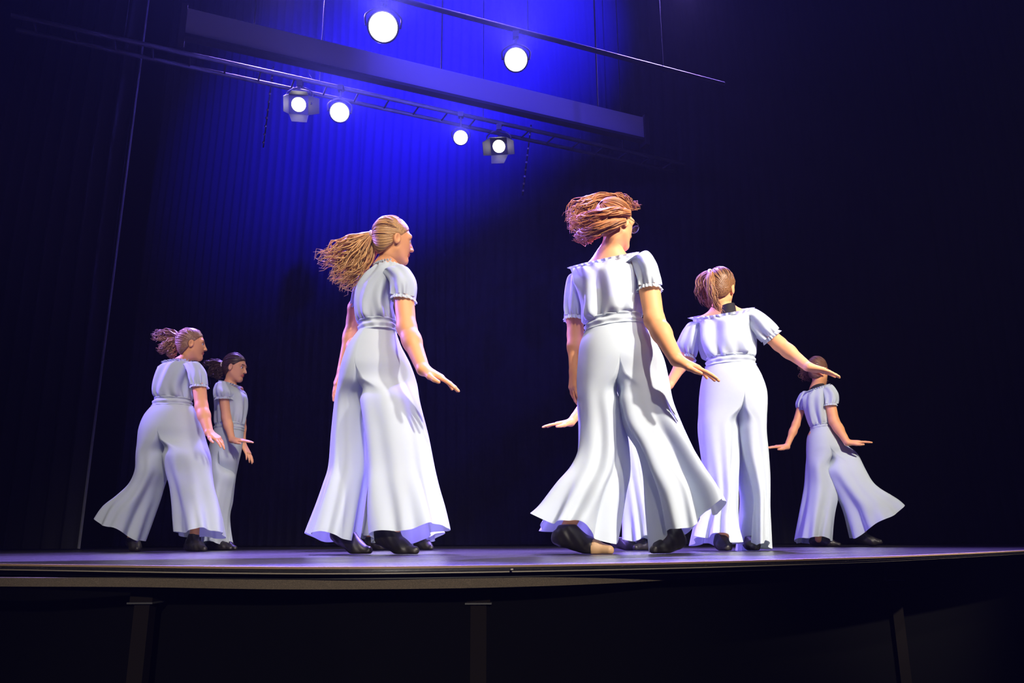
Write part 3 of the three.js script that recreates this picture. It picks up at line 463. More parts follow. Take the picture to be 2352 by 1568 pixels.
    const up = ank.y + 0.022, f = (x, y, z) => smax(smax(shape(x, y, z) + 0.0012 * Math.sin(x * 160 + y * 90) * sm(0.0, 0.03, y), 0.003 - y, 0.006), y - up, 0.006);
    const sh = mesh('shoe', nets(f, ...reach([heel, toe, ank, ball], 0.06), D.cell ? 0.006 : 0.0048), S.mat ?? M.shoe, o, base);
    if (S.tip) { const g = nets((x, y, z) => Math.max(shape(x, y, z) - 0.0022, 0.002 - y, -(V(x, y, z).sub(ball).dot(toe.clone().sub(ball).normalize()) - 0.006)), ...reach([ball, toe], 0.05), 0.005); mesh('toe_cap', g, M.sole, sh, base).userData.label = 'tan toe of the shoe'; }
  }
  // ---- glasses
  if (D.glasses) {
    const g = new THREE.Group(); g.name = 'glasses'; o.add(g);
    for (const s of [-1, 1]) {
      const ring = new THREE.TorusGeometry(0.024 * F.s, 0.0016, 8, 32).scale(1, 0.82, 1).applyMatrix4(new THREE.Matrix4().makeBasis(F.x, F.y, F.z)), c = F.world(s * 0.033, 0.004, 0.108); mesh('rim', ring.translate(c.x, c.y, c.z), M.glassesFrame, g, base);
      mesh('temple', tube([F.world(s * 0.057, 0.01, 0.106), F.world(s * 0.074, 0.012, 0.08), F.world(s * 0.084, 0.012, 0.0)], 0.0016, 16, 6), M.glassesFrame, g, base);
      const disc = new THREE.CircleGeometry(0.023 * F.s, 28).scale(1, 0.82, 1).applyMatrix4(new THREE.Matrix4().makeBasis(F.x, F.y, F.z)).translate(c.x, c.y, c.z); mesh('lens', disc, M.lensGlass, g, base);
    }
    mesh('bridge', tube([F.world(-0.01, 0.008, 0.109), F.world(0, 0.012, 0.113), F.world(0.01, 0.008, 0.109)], 0.0014, 8, 6), M.glassesFrame, g, base);
  }
  return o;
}

// ================================================================ PEOPLE: the eight dancers
const G = 'dancers in pale blue blouses and wide trousers';
// ---- centre left, blonde ponytail flying
dancer({
  label: 'dancer with long wavy blond ponytail flying out, striding right beside the empty centre', group: G, seed: 101, base: [870, 1270, 3.7],
  head: { c: [904, 554, 3.68], s: 0.95, yaw: 62, pitch: -4, roll: 4 }, neck: [884, 614, 3.72], hip: [862, 800, 3.72],
  arms: [
    { sh: [922, 634, 3.60], el: [934, 752, 3.54], wr: [972, 848, 3.44], r: 1.18, hand: { dir: [0.8, -0.42, 0.1], back: [0.4, 0.9, 0.2], thumb: 1, s: 1.08, curl: [0.05, 0.08, 0.12, 0.2] } },
    { sh: [838, 640, 3.86], el: [814, 735, 3.95], wr: [786, 850, 3.95], hand: { dir: [-0.3, -0.85, 0.0], back: [-0.8, 0.3, 0.4], thumb: -1, s: 0.9 } }],
  legs: [{ knee: [790, 1020, 3.8], ankle: [792, 1226, 3.78] }, { knee: [905, 1020, 3.64], ankle: [903, 1226, 3.64] }],
  hair: { tint: [0.60, 0.32, 0.12], tie: [857, 540, 3.70], count: 230, r: 0.0046, wave: 0.02, guides: [
    [[857, 540, 3.70, 0.02], [832, 555, 3.72, 0.05], [800, 570, 3.72, 0.07], [765, 588, 3.72, 0.065], [724, 604, 3.70, 0.035]],
    [[857, 541, 3.70, 0.02], [836, 568, 3.71, 0.05], [812, 598, 3.71, 0.07], [785, 628, 3.71, 0.06], [757, 650, 3.70, 0.04]],
    [[857, 542, 3.70, 0.02], [846, 575, 3.70, 0.045], [830, 605, 3.70, 0.055], [808, 638, 3.70, 0.045], [775, 664, 3.70, 0.03]]] },
  blouse: [[827, 746, 905, 740, 3.72, 0.092], [819, 731, 904, 728, 3.72, 0.112], [817, 702, 900, 697, 3.72, 0.12], [822, 668, 912, 660, 3.72, 0.12], [836, 642, 928, 632, 3.71, 0.105], [850, 624, 926, 615, 3.70, 0.082], [862, 614, 912, 606, 3.70, 0.062]],
  frill: [[861, 615, 912, 606, 3.70, 0.063], [859, 611, 911, 601, 3.70, 0.067]],
  sleeves: [[[880, 628, 932, 612, 3.63, 0.055], [895, 646, 950, 634, 3.61, 0.068], [899, 664, 956, 658, 3.60, 0.074], [901, 680, 953, 686, 3.59, 0.062]], [[828, 636, 850, 642, 3.85, 0.05], [814, 664, 838, 672, 3.88, 0.06], [810, 688, 832, 696, 3.90, 0.055], [808, 702, 826, 708, 3.92, 0.046]]],
  waist: [[825, 741, 905, 736, 3.72, 0.094], [826, 753, 907, 747, 3.72, 0.096], [823, 768, 909, 761, 3.72, 0.103]],
  trousers: [
    { side: -1, amp: 0.7, st: [[823, 766, 909, 759, 3.72, 0.102, 0, 0.3, 1], [800, 800, 921, 794, 3.72, 0.13, 0, 0.3, 1], [785, 842, 942, 836, 3.72, 0.145, 0, 0.28, 1], [778, 880, 956, 880, 3.73, 0.14, 0, 0.28, 0.7], [770, 925, 838, 925, 3.78, 0.12], [762, 1000, 846, 1000, 3.80, 0.12], [757, 1070, 849, 1070, 3.80, 0.13], [745, 1114, 843, 1116, 3.79, 0.145], [727, 1168, 832, 1176, 3.78, 0.16], [709, 1215, 821, 1234, 3.77, 0.175]] },
    { side: 1, amp: 0.9, lean: 1, st: [[823, 766, 909, 759, 3.72, 0.102, 0, 0.3, 1], [800, 800, 921, 794, 3.72, 0.13, 0, 0.3, 1], [785, 842, 942, 836, 3.72, 0.145, 0, 0.28, 1], [778, 880, 956, 880, 3.72, 0.14, 0, 0.28, 0.7], [826, 925, 962, 925, 3.66, 0.125], [837, 1000, 979, 1000, 3.64, 0.13], [845, 1070, 991, 1070, 3.64, 0.14], [846, 1114, 1000, 1114, 3.64, 0.155], [846, 1168, 1014, 1162, 3.64, 0.17], [852, 1228, 1025, 1198, 3.64, 0.19]] }],
  shoes: [{ heel: [772, 3.80], toe: [846, 3.72], ankle: [790, 1226, 3.79], lift: 0.055 }, { heel: [868, 3.68], toe: [953, 3.58], ankle: [899, 1226, 3.65], lift: 0.045 }],
});
// ---- centre right, tallest, hair whirling, glasses
dancer({
  label: 'tallest dancer, with glasses and whirling auburn hair, shoulders bare above her blouse', group: G, seed: 202, foldAmount: 1.6, bare: true, base: [1415, 1270, 3.5],
  head: { c: [1414, 516, 3.48], s: 0.95, yaw: 50, pitch: -6, roll: 2 }, neck: [1400, 592, 3.52], hip: [1410, 790, 3.52],
  arms: [
    { sh: [1470, 616, 3.46], el: [1503, 735, 3.36], wr: [1554, 826, 3.22], r: 1.16, hand: { dir: [0.85, -0.4, 0.05], back: [0.35, 0.9, 0.25], thumb: 1, s: 1.05, curl: [0.04, 0.06, 0.1, 0.16] } },
    { sh: [1338, 634, 3.60], el: [1322, 770, 3.64], wr: [1320, 852, 3.60], hand: { dir: [-0.1, -0.9, 0.1], back: [-0.9, 0, 0.3], thumb: -1, s: 0.95, curl: [0.2, 0.2, 0.25, 0.3] } }],
  legs: [{ knee: [1372, 1020, 3.52], ankle: [1303, 1213, 3.52] }, { knee: [1500, 1020, 3.48], ankle: [1540, 1220, 3.5] }],
  hair: { tint: [0.40, 0.15, 0.05], count: 420, r: 0.0044, wave: 0.016, guides: [
    [[1412, 472, 3.52, 0.03], [1370, 468, 3.54, 0.05], [1330, 484, 3.54, 0.06], [1298, 508, 3.54, 0.03]],
    [[1446, 490, 3.41, 0.015], [1420, 486, 3.385, 0.022], [1380, 494, 3.385, 0.03], [1340, 506, 3.43, 0.035], [1304, 516, 3.46, 0.02]],
    [[1436, 508, 3.395, 0.012], [1408, 514, 3.372, 0.022], [1370, 526, 3.385, 0.03], [1338, 540, 3.45, 0.03], [1318, 548, 3.5, 0.015]],
    [[1405, 480, 3.54, 0.03], [1372, 488, 3.56, 0.06], [1335, 510, 3.56, 0.065], [1306, 530, 3.56, 0.03]],
    [[1400, 500, 3.55, 0.03], [1375, 518, 3.56, 0.05], [1345, 540, 3.56, 0.045], [1330, 556, 3.56, 0.02]],
    [[1352, 486, 3.54, 0.03], [1372, 460, 3.53, 0.03], [1415, 458, 3.52, 0.03], [1445, 468, 3.50, 0.022], [1470, 478, 3.48, 0.012]]] },
  blouse: [[1346, 742, 1470, 726, 3.52, 0.105], [1338, 728, 1473, 716, 3.52, 0.125], [1336, 695, 1472, 690, 3.52, 0.13], [1330, 660, 1468, 660, 3.52, 0.125], [1322, 640, 1462, 628, 3.52, 0.118], [1314, 630, 1460, 600, 3.52, 0.112, 0, -0.28]],
  frill: [[1313, 632, 1461, 602, 3.52, 0.113, 0, -0.28], [1307, 629, 1464, 595, 3.52, 0.119, 0, -0.28]],
  sleeves: [[[1448, 604, 1484, 582, 3.46, 0.07], [1458, 625, 1506, 608, 3.44, 0.078], [1463, 645, 1514, 640, 3.43, 0.078], [1466, 660, 1516, 660, 3.42, 0.066]], [[1310, 632, 1348, 640, 3.60, 0.06], [1299, 665, 1346, 672, 3.62, 0.072], [1296, 705, 1344, 712, 3.63, 0.072], [1298, 726, 1343, 732, 3.63, 0.058]]],
  waist: [[1346, 737, 1470, 724, 3.52, 0.107], [1346, 747, 1474, 736, 3.52, 0.109], [1344, 762, 1481, 748, 3.52, 0.115]],
  trousers: [
    { side: -1, amp: 1.5, lean: -1.2, st: [[1345, 758, 1480, 747, 3.52, 0.114, 0, 0.5, 1], [1332, 790, 1502, 782, 3.52, 0.14, 0, 0.48, 1], [1327, 830, 1522, 822, 3.52, 0.155, 0, 0.44, 1], [1324, 872, 1532, 868, 3.52, 0.15, 0, 0.42, 0.7], [1326, 925, 1420, 925, 3.53, 0.13], [1329, 980, 1430, 985, 3.54, 0.13], [1326, 1035, 1433, 1040, 3.54, 0.14], [1312, 1075, 1430, 1088, 3.53, 0.155], [1285, 1112, 1418, 1132, 3.52, 0.17], [1250, 1160, 1405, 1192, 3.52, 0.185], [1228, 1176, 1397, 1234, 3.52, 0.20]] },
    { side: 1, amp: 1.8, lean: 1.6, st: [[1345, 758, 1480, 747, 3.52, 0.114, 0, 0.5, 1], [1332, 790, 1502, 782, 3.52, 0.14, 0, 0.48, 1], [1327, 830, 1522, 822, 3.52, 0.155, 0, 0.44, 1], [1324, 872, 1532, 868, 3.52, 0.15, 0, 0.42, 0.7], [1418, 925, 1541, 922, 3.48, 0.135], [1432, 980, 1562, 975, 3.46, 0.14], [1462, 1030, 1586, 1026, 3.46, 0.15], [1482, 1084, 1611, 1078, 3.46, 0.165], [1498, 1140, 1634, 1116, 3.46, 0.185], [1514, 1228, 1652, 1150, 3.46, 0.205]] }],
  shoes: [{ heel: [1282, 3.52], toe: [1398, 3.42], ankle: [1301, 1216, 3.52], lift: 0.035, tip: true }, { heel: [1560, 3.54], toe: [1502, 3.40], ankle: [1545, 1222, 3.5], lift: 0.02 }],
  glasses: true,
});
// ---- right of centre, arms spread, seen from behind
dancer({
  label: 'dancer seen from behind with arms spread low and brown ponytail over a dark halter strap', group: G, seed: 303, foldAmount: 1.5, bare: true, base: [1690, 1262, 4.3],
  head: { c: [1656, 665, 4.3], s: 0.95, yaw: 32, pitch: -8, roll: 6 }, neck: [1663, 717, 4.32], hip: [1682, 870, 4.32], scale: 0.98,
  arms: [
    { sh: [1714, 727, 4.30], el: [1790, 790, 4.22], wr: [1856, 842, 4.12], r: 1.02, hand: { dir: [0.9, -0.28, 0.05], back: [0.25, 0.95, 0.1], thumb: -1, s: 0.98, curl: [0.03, 0.04, 0.06, 0.1], spread: 1.3 } },
    { sh: [1606, 744, 4.36], el: [1578, 815, 4.40], wr: [1537, 884, 4.40], r: 1.0, hand: { dir: [-0.6, -0.7, 0], back: [-0.6, 0.5, 0.3], thumb: 1, s: 0.9 } }],
  legs: [{ knee: [1655, 1050, 4.3], ankle: [1664, 1236, 4.3] }, { knee: [1735, 1050, 4.32], ankle: [1728, 1240, 4.34] }],
  hair: { tint: [0.26, 0.115, 0.045], tie: [1634, 627, 4.36], count: 200, r: 0.0042, wave: 0.010, guides: [
    [[1634, 627, 4.36, 0.02], [1614, 642, 4.42, 0.035], [1612, 670, 4.43, 0.04], [1622, 704, 4.40, 0.02]],
    [[1634, 628, 4.36, 0.02], [1626, 655, 4.42, 0.04], [1635, 690, 4.41, 0.04], [1655, 722, 4.38, 0.018]],
    [[1634, 628, 4.22, 0.02], [1630, 650, 4.19, 0.03], [1640, 690, 4.19, 0.03], [1660, 720, 4.22, 0.014]]] },
  undershirt: [[1644, 742, 1690, 738, 4.30, 0.062], [1648, 725, 1690, 718, 4.30, 0.07], [1652, 706, 1686, 700, 4.29, 0.066]],
  blouse: [[1625, 826, 1729, 822, 4.32, 0.105], [1616, 815, 1731, 812, 4.32, 0.12], [1605, 790, 1729, 790, 4.32, 0.128], [1602, 765, 1727, 765, 4.32, 0.125], [1600, 750, 1727, 742, 4.32, 0.12], [1596, 746, 1722, 727, 4.32, 0.112, 0, -0.3]],
  frill: [[1594, 747, 1723, 727, 4.32, 0.113, 0, -0.3], [1584, 744, 1730, 720, 4.32, 0.12, 0, -0.3]],
  sleeves: [[[1712, 740, 1724, 710, 4.30, 0.065], [1722, 752, 1750, 722, 4.28, 0.072], [1738, 772, 1772, 742, 4.26, 0.072], [1754, 783, 1784, 758, 4.25, 0.056]], [[1580, 744, 1606, 756, 4.35, 0.06], [1560, 776, 1602, 788, 4.37, 0.07], [1554, 797, 1600, 808, 4.39, 0.07], [1564, 812, 1594, 822, 4.40, 0.055]]],
  waist: [[1625, 822, 1730, 818, 4.32, 0.106], [1625, 830, 1731, 826, 4.32, 0.108], [1622, 842, 1733, 838, 4.32, 0.112]],
  trousers: [
    { side: -1, amp: 1.3, lean: -0.8, st: [[1623, 838, 1732, 835, 4.32, 0.112, 0, 0.55, 1], [1613, 868, 1748, 866, 4.32, 0.14, 0, 0.55, 1], [1607, 905, 1760, 902, 4.32, 0.15, 0, 0.56, 1], [1604, 945, 1762, 942, 4.32, 0.145, 0, 0.56, 0.7], [1605, 990, 1692, 990, 4.32, 0.13], [1612, 1040, 1690, 1045, 4.31, 0.13], [1620, 1090, 1684, 1095, 4.30, 0.135], [1622, 1140, 1681, 1140, 4.30, 0.15], [1606, 1185, 1680, 1192, 4.30, 0.17], [1592, 1222, 1687, 1238, 4.29, 0.19]] },
    { side: 1, amp: 1.3, lean: 0.7, st: [[1623, 838, 1732, 835, 4.32, 0.112, 0, 0.55, 1], [1613, 868, 1748, 866, 4.32, 0.14, 0, 0.55, 1], [1607, 905, 1760, 902, 4.32, 0.15, 0, 0.56, 1], [1604, 945, 1762, 942, 4.32, 0.145, 0, 0.56, 0.7], [1686, 990, 1759, 990, 4.33, 0.13], [1690, 1040, 1764, 1045, 4.34, 0.13], [1702, 1090, 1765, 1095, 4.34, 0.14], [1711, 1140, 1762, 1140, 4.34, 0.155], [1708, 1190, 1759, 1190, 4.35, 0.18], [1704, 1243, 1756, 1246, 4.36, 0.20]] }],
  shoes: [{ heel: [1656, 4.34], toe: [1668, 4.20], ankle: [1662, 1234, 4.33], lift: 0.0 }, { heel: [1722, 4.38], toe: [1732, 4.24], ankle: [1728, 1240, 4.37], lift: 0.0 }],
});
// ---- far right, small
dancer({
  label: 'small dancer farthest right, both hands flexed out, one trouser hem sweeping wide', group: G, seed: 404, base: [1925, 1252, 6.5], cell: 0.012,
  head: { c: [1880, 853, 6.5], s: 0.95, yaw: 48, pitch: -8, roll: 0 }, neck: [1876, 893, 6.52], hip: [1888, 1005, 6.52], scale: 0.97,
  arms: [
    { sh: [1908, 905, 6.45], el: [1916, 968, 6.40], wr: [1946, 1016, 6.34], r: 1.1, hand: { dir: [0.97, 0.02, 0.1], back: [0, 1, 0.2], thumb: 1, s: 1.05, curl: [0.0, 0.02, 0.05, 0.08], spread: 1.4 } },
    { sh: [1850, 912, 6.60], el: [1828, 975, 6.62], wr: [1807, 1026, 6.60], r: 0.85, hand: { dir: [-0.97, -0.02, 0.1], back: [0, 1, 0.2], thumb: -1, s: 1.05, curl: [0.02, 0.02, 0.05, 0.08] } }],
  legs: [{ knee: [1890, 1110, 6.5], ankle: [1880, 1238, 6.5] }, { knee: [1950, 1110, 6.5], ankle: [1980, 1226, 6.5] }],
  hair: { tint: [0.24, 0.11, 0.06], tie: [1858, 838, 6.54], count: 110, r: 0.005, wave: 0.02, guides: [[[1858, 838, 6.54, 0.02], [1845, 842, 6.56, 0.045], [1836, 850, 6.56, 0.03]], [[1858, 840, 6.54, 0.02], [1850, 856, 6.58, 0.05], [1850, 876, 6.58, 0.03]], [[1866, 850, 6.56, 0.03], [1880, 868, 6.57, 0.05], [1902, 878, 6.55, 0.03]]] },
  undershirt: [[1858, 908, 1896, 900, 6.52, 0.06], [1860, 892, 1893, 887, 6.52, 0.075], [1863, 886, 1890, 882, 6.52, 0.066]],
  blouse: [[1864, 980, 1903, 974, 6.52, 0.09], [1859, 970, 1902, 966, 6.52, 0.105], [1851, 948, 1900, 945, 6.52, 0.115], [1846, 925, 1904, 920, 6.52, 0.115], [1847, 910, 1908, 898, 6.52, 0.1], [1856, 900, 1902, 886, 6.52, 0.085]],
  frill: [[1855, 901, 1902, 887, 6.52, 0.088], [1851, 899, 1903, 883, 6.52, 0.094]],
  sleeves: [[[1884, 896, 1908, 884, 6.46, 0.06], [1890, 908, 1921, 902, 6.44, 0.075], [1892, 920, 1923, 916, 6.43, 0.075], [1893, 928, 1920, 928, 6.42, 0.062]], [[1842, 900, 1860, 908, 6.6, 0.055], [1832, 918, 1852, 926, 6.62, 0.065], [1829, 930, 1850, 938, 6.62, 0.06], [1832, 937, 1847, 941, 6.62, 0.05]]],
  waist: [[1864, 976, 1903, 971, 6.52, 0.092], [1865, 981, 1904, 976, 6.52, 0.094], [1863, 988, 1907, 983, 6.52, 0.1]],
  trousers: [
    { side: -1, amp: 0.8, lean: -1, st: [[1864, 985, 1906, 981, 6.52, 0.1, 0, 0.5, 1], [1856, 1003, 1922, 1000, 6.52, 0.12, 0, 0.45, 1], [1854, 1028, 1945, 1024, 6.52, 0.13, 0, 0.4, 1], [1854, 1050, 1968, 1042, 6.52, 0.13, 0, 0.4, 0.7], [1853, 1080, 1903, 1082, 6.53, 0.13], [1851, 1112, 1921, 1118, 6.54, 0.14], [1847, 1142, 1921, 1145, 6.54, 0.15], [1842, 1172, 1914, 1174, 6.54, 0.16], [1836, 1202, 1908, 1205, 6.54, 0.175], [1830, 1230, 1903, 1237, 6.54, 0.19]] },
    { side: 1, amp: 1.0, lean: 1.5, st: [[1864, 985, 1906, 981, 6.52, 0.1, 0, 0.5, 1], [1856, 1003, 1922, 1000, 6.52, 0.12, 0, 0.45, 1], [1854, 1028, 1945, 1024, 6.52, 0.13, 0, 0.4, 1], [1854, 1050, 1968, 1042, 6.52, 0.13, 0, 0.4, 0.7], [1896, 1080, 1985, 1076, 6.46, 0.13], [1912, 1110, 1999, 1106, 6.44, 0.14], [1930, 1142, 2014, 1122, 6.43, 0.15], [1944, 1172, 2036, 1136, 6.43, 0.17], [1953, 1203, 2052, 1145, 6.43, 0.18], [1959, 1225, 2066, 1156, 6.43, 0.2]] }],
  shoes: [{ heel: [1868, 6.55], toe: [1926, 6.44], ankle: [1880, 1236, 6.53], lift: 0.01 }, { heel: [1968, 6.5], toe: [2022, 6.4], ankle: [1978, 1228, 6.48], lift: 0.03, toeLift: 0.02 }],
});
// ---- far left, mid step
dancer({
  label: 'leftmost dancer mid-step with pinkish ponytail streaming back and one heel lifted', group: G, seed: 505, base: [385, 1264, 5.4], cell: 0.011,
  head: { c: [440, 792, 5.38], s: 0.92, yaw: 66, pitch: -2, roll: 0 }, neck: [418, 838, 5.42], hip: [398, 955, 5.42], scale: 0.98,
  arms: [
    { sh: [455, 855, 5.34], el: [463, 935, 5.28], wr: [480, 993, 5.2], r: 1.12, hand: { dir: [0.75, -0.5, 0.1], back: [0.5, 0.8, 0.3], thumb: 1, s: 0.95, curl: [0.1, 0.15, 0.3, 0.4], spread: 1.5 } },
    { sh: [375, 850, 5.52], el: [378, 915, 5.55], wr: [400, 985, 5.56], r: 0.9, hand: { dir: [0.4, -0.8, 0], back: [-0.8, 0, -0.4], thumb: 1, s: 0.9 } }],
  legs: [{ knee: [345, 1085, 5.44], ankle: [302, 1238, 5.5] }, { knee: [435, 1090, 5.38], ankle: [446, 1232, 5.36] }],
  hair: { tint: [0.33, 0.16, 0.10], tie: [410, 776, 5.42], count: 170, r: 0.0045, wave: 0.016, guides: [[[411, 775, 5.42, 0.02], [392, 768, 5.44, 0.045], [368, 768, 5.44, 0.045], [346, 776, 5.44, 0.025]], [[411, 778, 5.42, 0.02], [395, 786, 5.44, 0.05], [375, 798, 5.44, 0.045], [362, 808, 5.44, 0.02]], [[411, 780, 5.42, 0.02], [400, 795, 5.44, 0.045], [394, 812, 5.44, 0.03], [388, 822, 5.44, 0.015]]] },
  undershirt: [[384, 852, 434, 848, 5.42, 0.07], [386, 838, 433, 834, 5.42, 0.085], [394, 829, 431, 827, 5.42, 0.07]],
  blouse: [[362, 918, 437, 918, 5.42, 0.095], [354, 905, 438, 908, 5.42, 0.115], [357, 885, 437, 888, 5.42, 0.125], [364, 860, 446, 862, 5.42, 0.125], [370, 844, 450, 842, 5.42, 0.112], [380, 838, 446, 832, 5.42, 0.095]],
  frill: [[380, 838, 446, 832, 5.42, 0.096], [375, 834, 447, 829, 5.42, 0.102]],
  sleeves: [[[424, 840, 456, 832, 5.36, 0.06], [432, 856, 470, 848, 5.34, 0.07], [436, 872, 475, 866, 5.33, 0.072], [440, 886, 475, 884, 5.32, 0.062]], [[366, 842, 384, 850, 5.5, 0.055], [364, 860, 384, 868, 5.52, 0.062], [366, 878, 386, 884, 5.53, 0.06], [370, 888, 386, 892, 5.54, 0.05]]],
  waist: [[360, 914, 437, 915, 5.42, 0.097], [356, 922, 438, 923, 5.42, 0.1], [351, 934, 440, 932, 5.42, 0.106]],
  trousers: [
    { side: -1, amp: 0.9, lean: -1, st: [[352, 932, 440, 930, 5.42, 0.106, 0, 0.5, 1], [334, 955, 452, 950, 5.42, 0.135, 0, 0.47, 1], [322, 985, 464, 982, 5.42, 0.15, 0, 0.43, 1], [318, 1015, 473, 1012, 5.42, 0.145, 0, 0.4, 0.7], [318, 1050, 384, 1052, 5.44, 0.13], [318, 1082, 380, 1086, 5.45, 0.13], [308, 1112, 368, 1118, 5.47, 0.14], [284, 1138, 358, 1148, 5.48, 0.155], [256, 1162, 344, 1182, 5.49, 0.17], [236, 1190, 325, 1232, 5.5, 0.18]] },
    { side: 1, amp: 0.9, lean: 1, st: [[352, 932, 440, 930, 5.42, 0.106, 0, 0.5, 1], [334, 955, 452, 950, 5.42, 0.135, 0, 0.47, 1], [322, 985, 464, 982, 5.42, 0.15, 0, 0.43, 1], [318, 1015, 473, 1012, 5.42, 0.145, 0, 0.4, 0.7], [376, 1050, 484, 1048, 5.38, 0.13], [386, 1086, 488, 1084, 5.37, 0.13], [397, 1118, 493, 1116, 5.36, 0.14], [404, 1152, 501, 1150, 5.36, 0.15], [411, 1186, 509, 1184, 5.36, 0.17], [417, 1220, 514, 1213, 5.36, 0.185]] }],
  shoes: [{ heel: [304, 5.52], toe: [316, 5.40], ankle: [302, 1242, 5.5], lift: 0.03 }, { heel: [434, 5.4], toe: [470, 5.24], ankle: [445, 1232, 5.36], lift: 0.0 }],
});
// ---- left, behind, seen in profile
dancer({
  label: 'dark-haired dancer in profile standing upright behind the leftmost dancer', group: G, seed: 606, base: [520, 1260, 6.2], cell: 0.012,
  head: { c: [540, 845, 6.2], s: 0.92, yaw: 96, pitch: -10, roll: 0 }, neck: [527, 888, 6.22], hip: [522, 995, 6.22], scale: 0.97, skin: [0.72, 0.34, 0.18],
  arms: [
    { sh: [514, 898, 6.1], el: [520, 960, 6.06], wr: [533, 1010, 6.02], r: 0.95, hand: { dir: [0.97, -0.1, 0.1], back: [0.1, 1, 0.2], thumb: 1, s: 1.0, curl: [0.0, 0.02, 0.04, 0.05] } },
    { sh: [544, 900, 6.34], el: [556, 965, 6.34], wr: [559, 1022, 6.3], r: 0.8, hand: { dir: [0.55, -0.85, 0.1], back: [0.8, 0.4, 0.2], thumb: -1, s: 0.95 } }],
  legs: [{ knee: [506, 1120, 6.2], ankle: [490, 1246, 6.2] }, { knee: [518, 1120, 6.24], ankle: [512, 1246, 6.24] }],
  hair: { tint: [0.06, 0.028, 0.018], tie: [512, 836, 6.2], count: 150, r: 0.0045, wave: 0.014, guides: [[[512, 836, 6.2, 0.02], [495, 832, 6.22, 0.03], [478, 834, 6.22, 0.03], [464, 838, 6.22, 0.012]], [[512, 838, 6.2, 0.02], [498, 844, 6.22, 0.05], [488, 856, 6.22, 0.045], [482, 866, 6.22, 0.02]], [[512, 840, 6.2, 0.02], [508, 850, 6.22, 0.03], [502, 862, 6.22, 0.03], [505, 872, 6.22, 0.012]]] },
  blouse: [[498, 980, 557, 978, 6.22, 0.11], [497, 962, 561, 960, 6.22, 0.13], [496, 935, 564, 935, 6.22, 0.14], [494, 912, 562, 910, 6.22, 0.145], [498, 892, 552, 898, 6.22, 0.14], [508, 878, 545, 891, 6.22, 0.1]],
  frill: [[509, 880, 545, 890, 6.22, 0.1], [506, 876, 551, 887, 6.22, 0.105]],
  sleeves: [[[500, 880, 524, 878, 6.12, 0.06], [493, 893, 530, 890, 6.10, 0.07], [493, 905, 534, 902, 6.08, 0.072], [496, 914, 532, 912, 6.08, 0.062]], [[538, 886, 552, 892, 6.34, 0.05], [543, 895, 562, 900, 6.35, 0.06], [546, 905, 566, 910, 6.36, 0.06], [549, 914, 565, 918, 6.36, 0.05]]],
  waist: [[498, 972, 558, 972, 6.22, 0.112], [496, 980, 558, 980, 6.22, 0.114], [494, 990, 558, 988, 6.22, 0.118]],
  trousers: [
    { side: -1, amp: 0.5, st: [[494, 986, 558, 986, 6.22, 0.118, 0, 0.5, 1], [487, 1008, 556, 1008, 6.22, 0.14, 0, 0.5, 1], [483, 1035, 552, 1035, 6.22, 0.145, 0, 0.5, 1], [482, 1060, 546, 1060, 6.22, 0.14, 0, 0.5, 0.7], [481, 1090, 538, 1090, 6.18, 0.12], [480, 1120, 532, 1122, 6.18, 0.12], [478, 1152, 526, 1155, 6.18, 0.13], [474, 1184, 520, 1186, 6.18, 0.14], [470, 1214, 518, 1215, 6.18, 0.15], [466, 1242, 520, 1244, 6.18, 0.16]] },
    { side: 1, amp: 0.5, st: [[494, 986, 558, 986, 6.22, 0.118, 0, 0.5, 1], [487, 1008, 556, 1008, 6.22, 0.14, 0, 0.5, 1], [483, 1035, 552, 1035, 6.22, 0.145, 0, 0.5, 1], [482, 1060, 546, 1060, 6.22, 0.14, 0, 0.5, 0.7], [486, 1090, 541, 1090, 6.28, 0.12], [484, 1120, 537, 1120, 6.28, 0.12], [482, 1152, 532, 1152, 6.28, 0.13], [480, 1184, 524, 1182, 6.28, 0.14], [478, 1214, 526, 1212, 6.28, 0.15], [476, 1244, 532, 1240, 6.28, 0.16]] }],
  shoes: [{ heel: [484, 6.2], toe: [530, 6.1], ankle: [490, 1244, 6.2] }, { heel: [500, 6.3], toe: [540, 6.2], ankle: [508, 1244, 6.28] }],
});
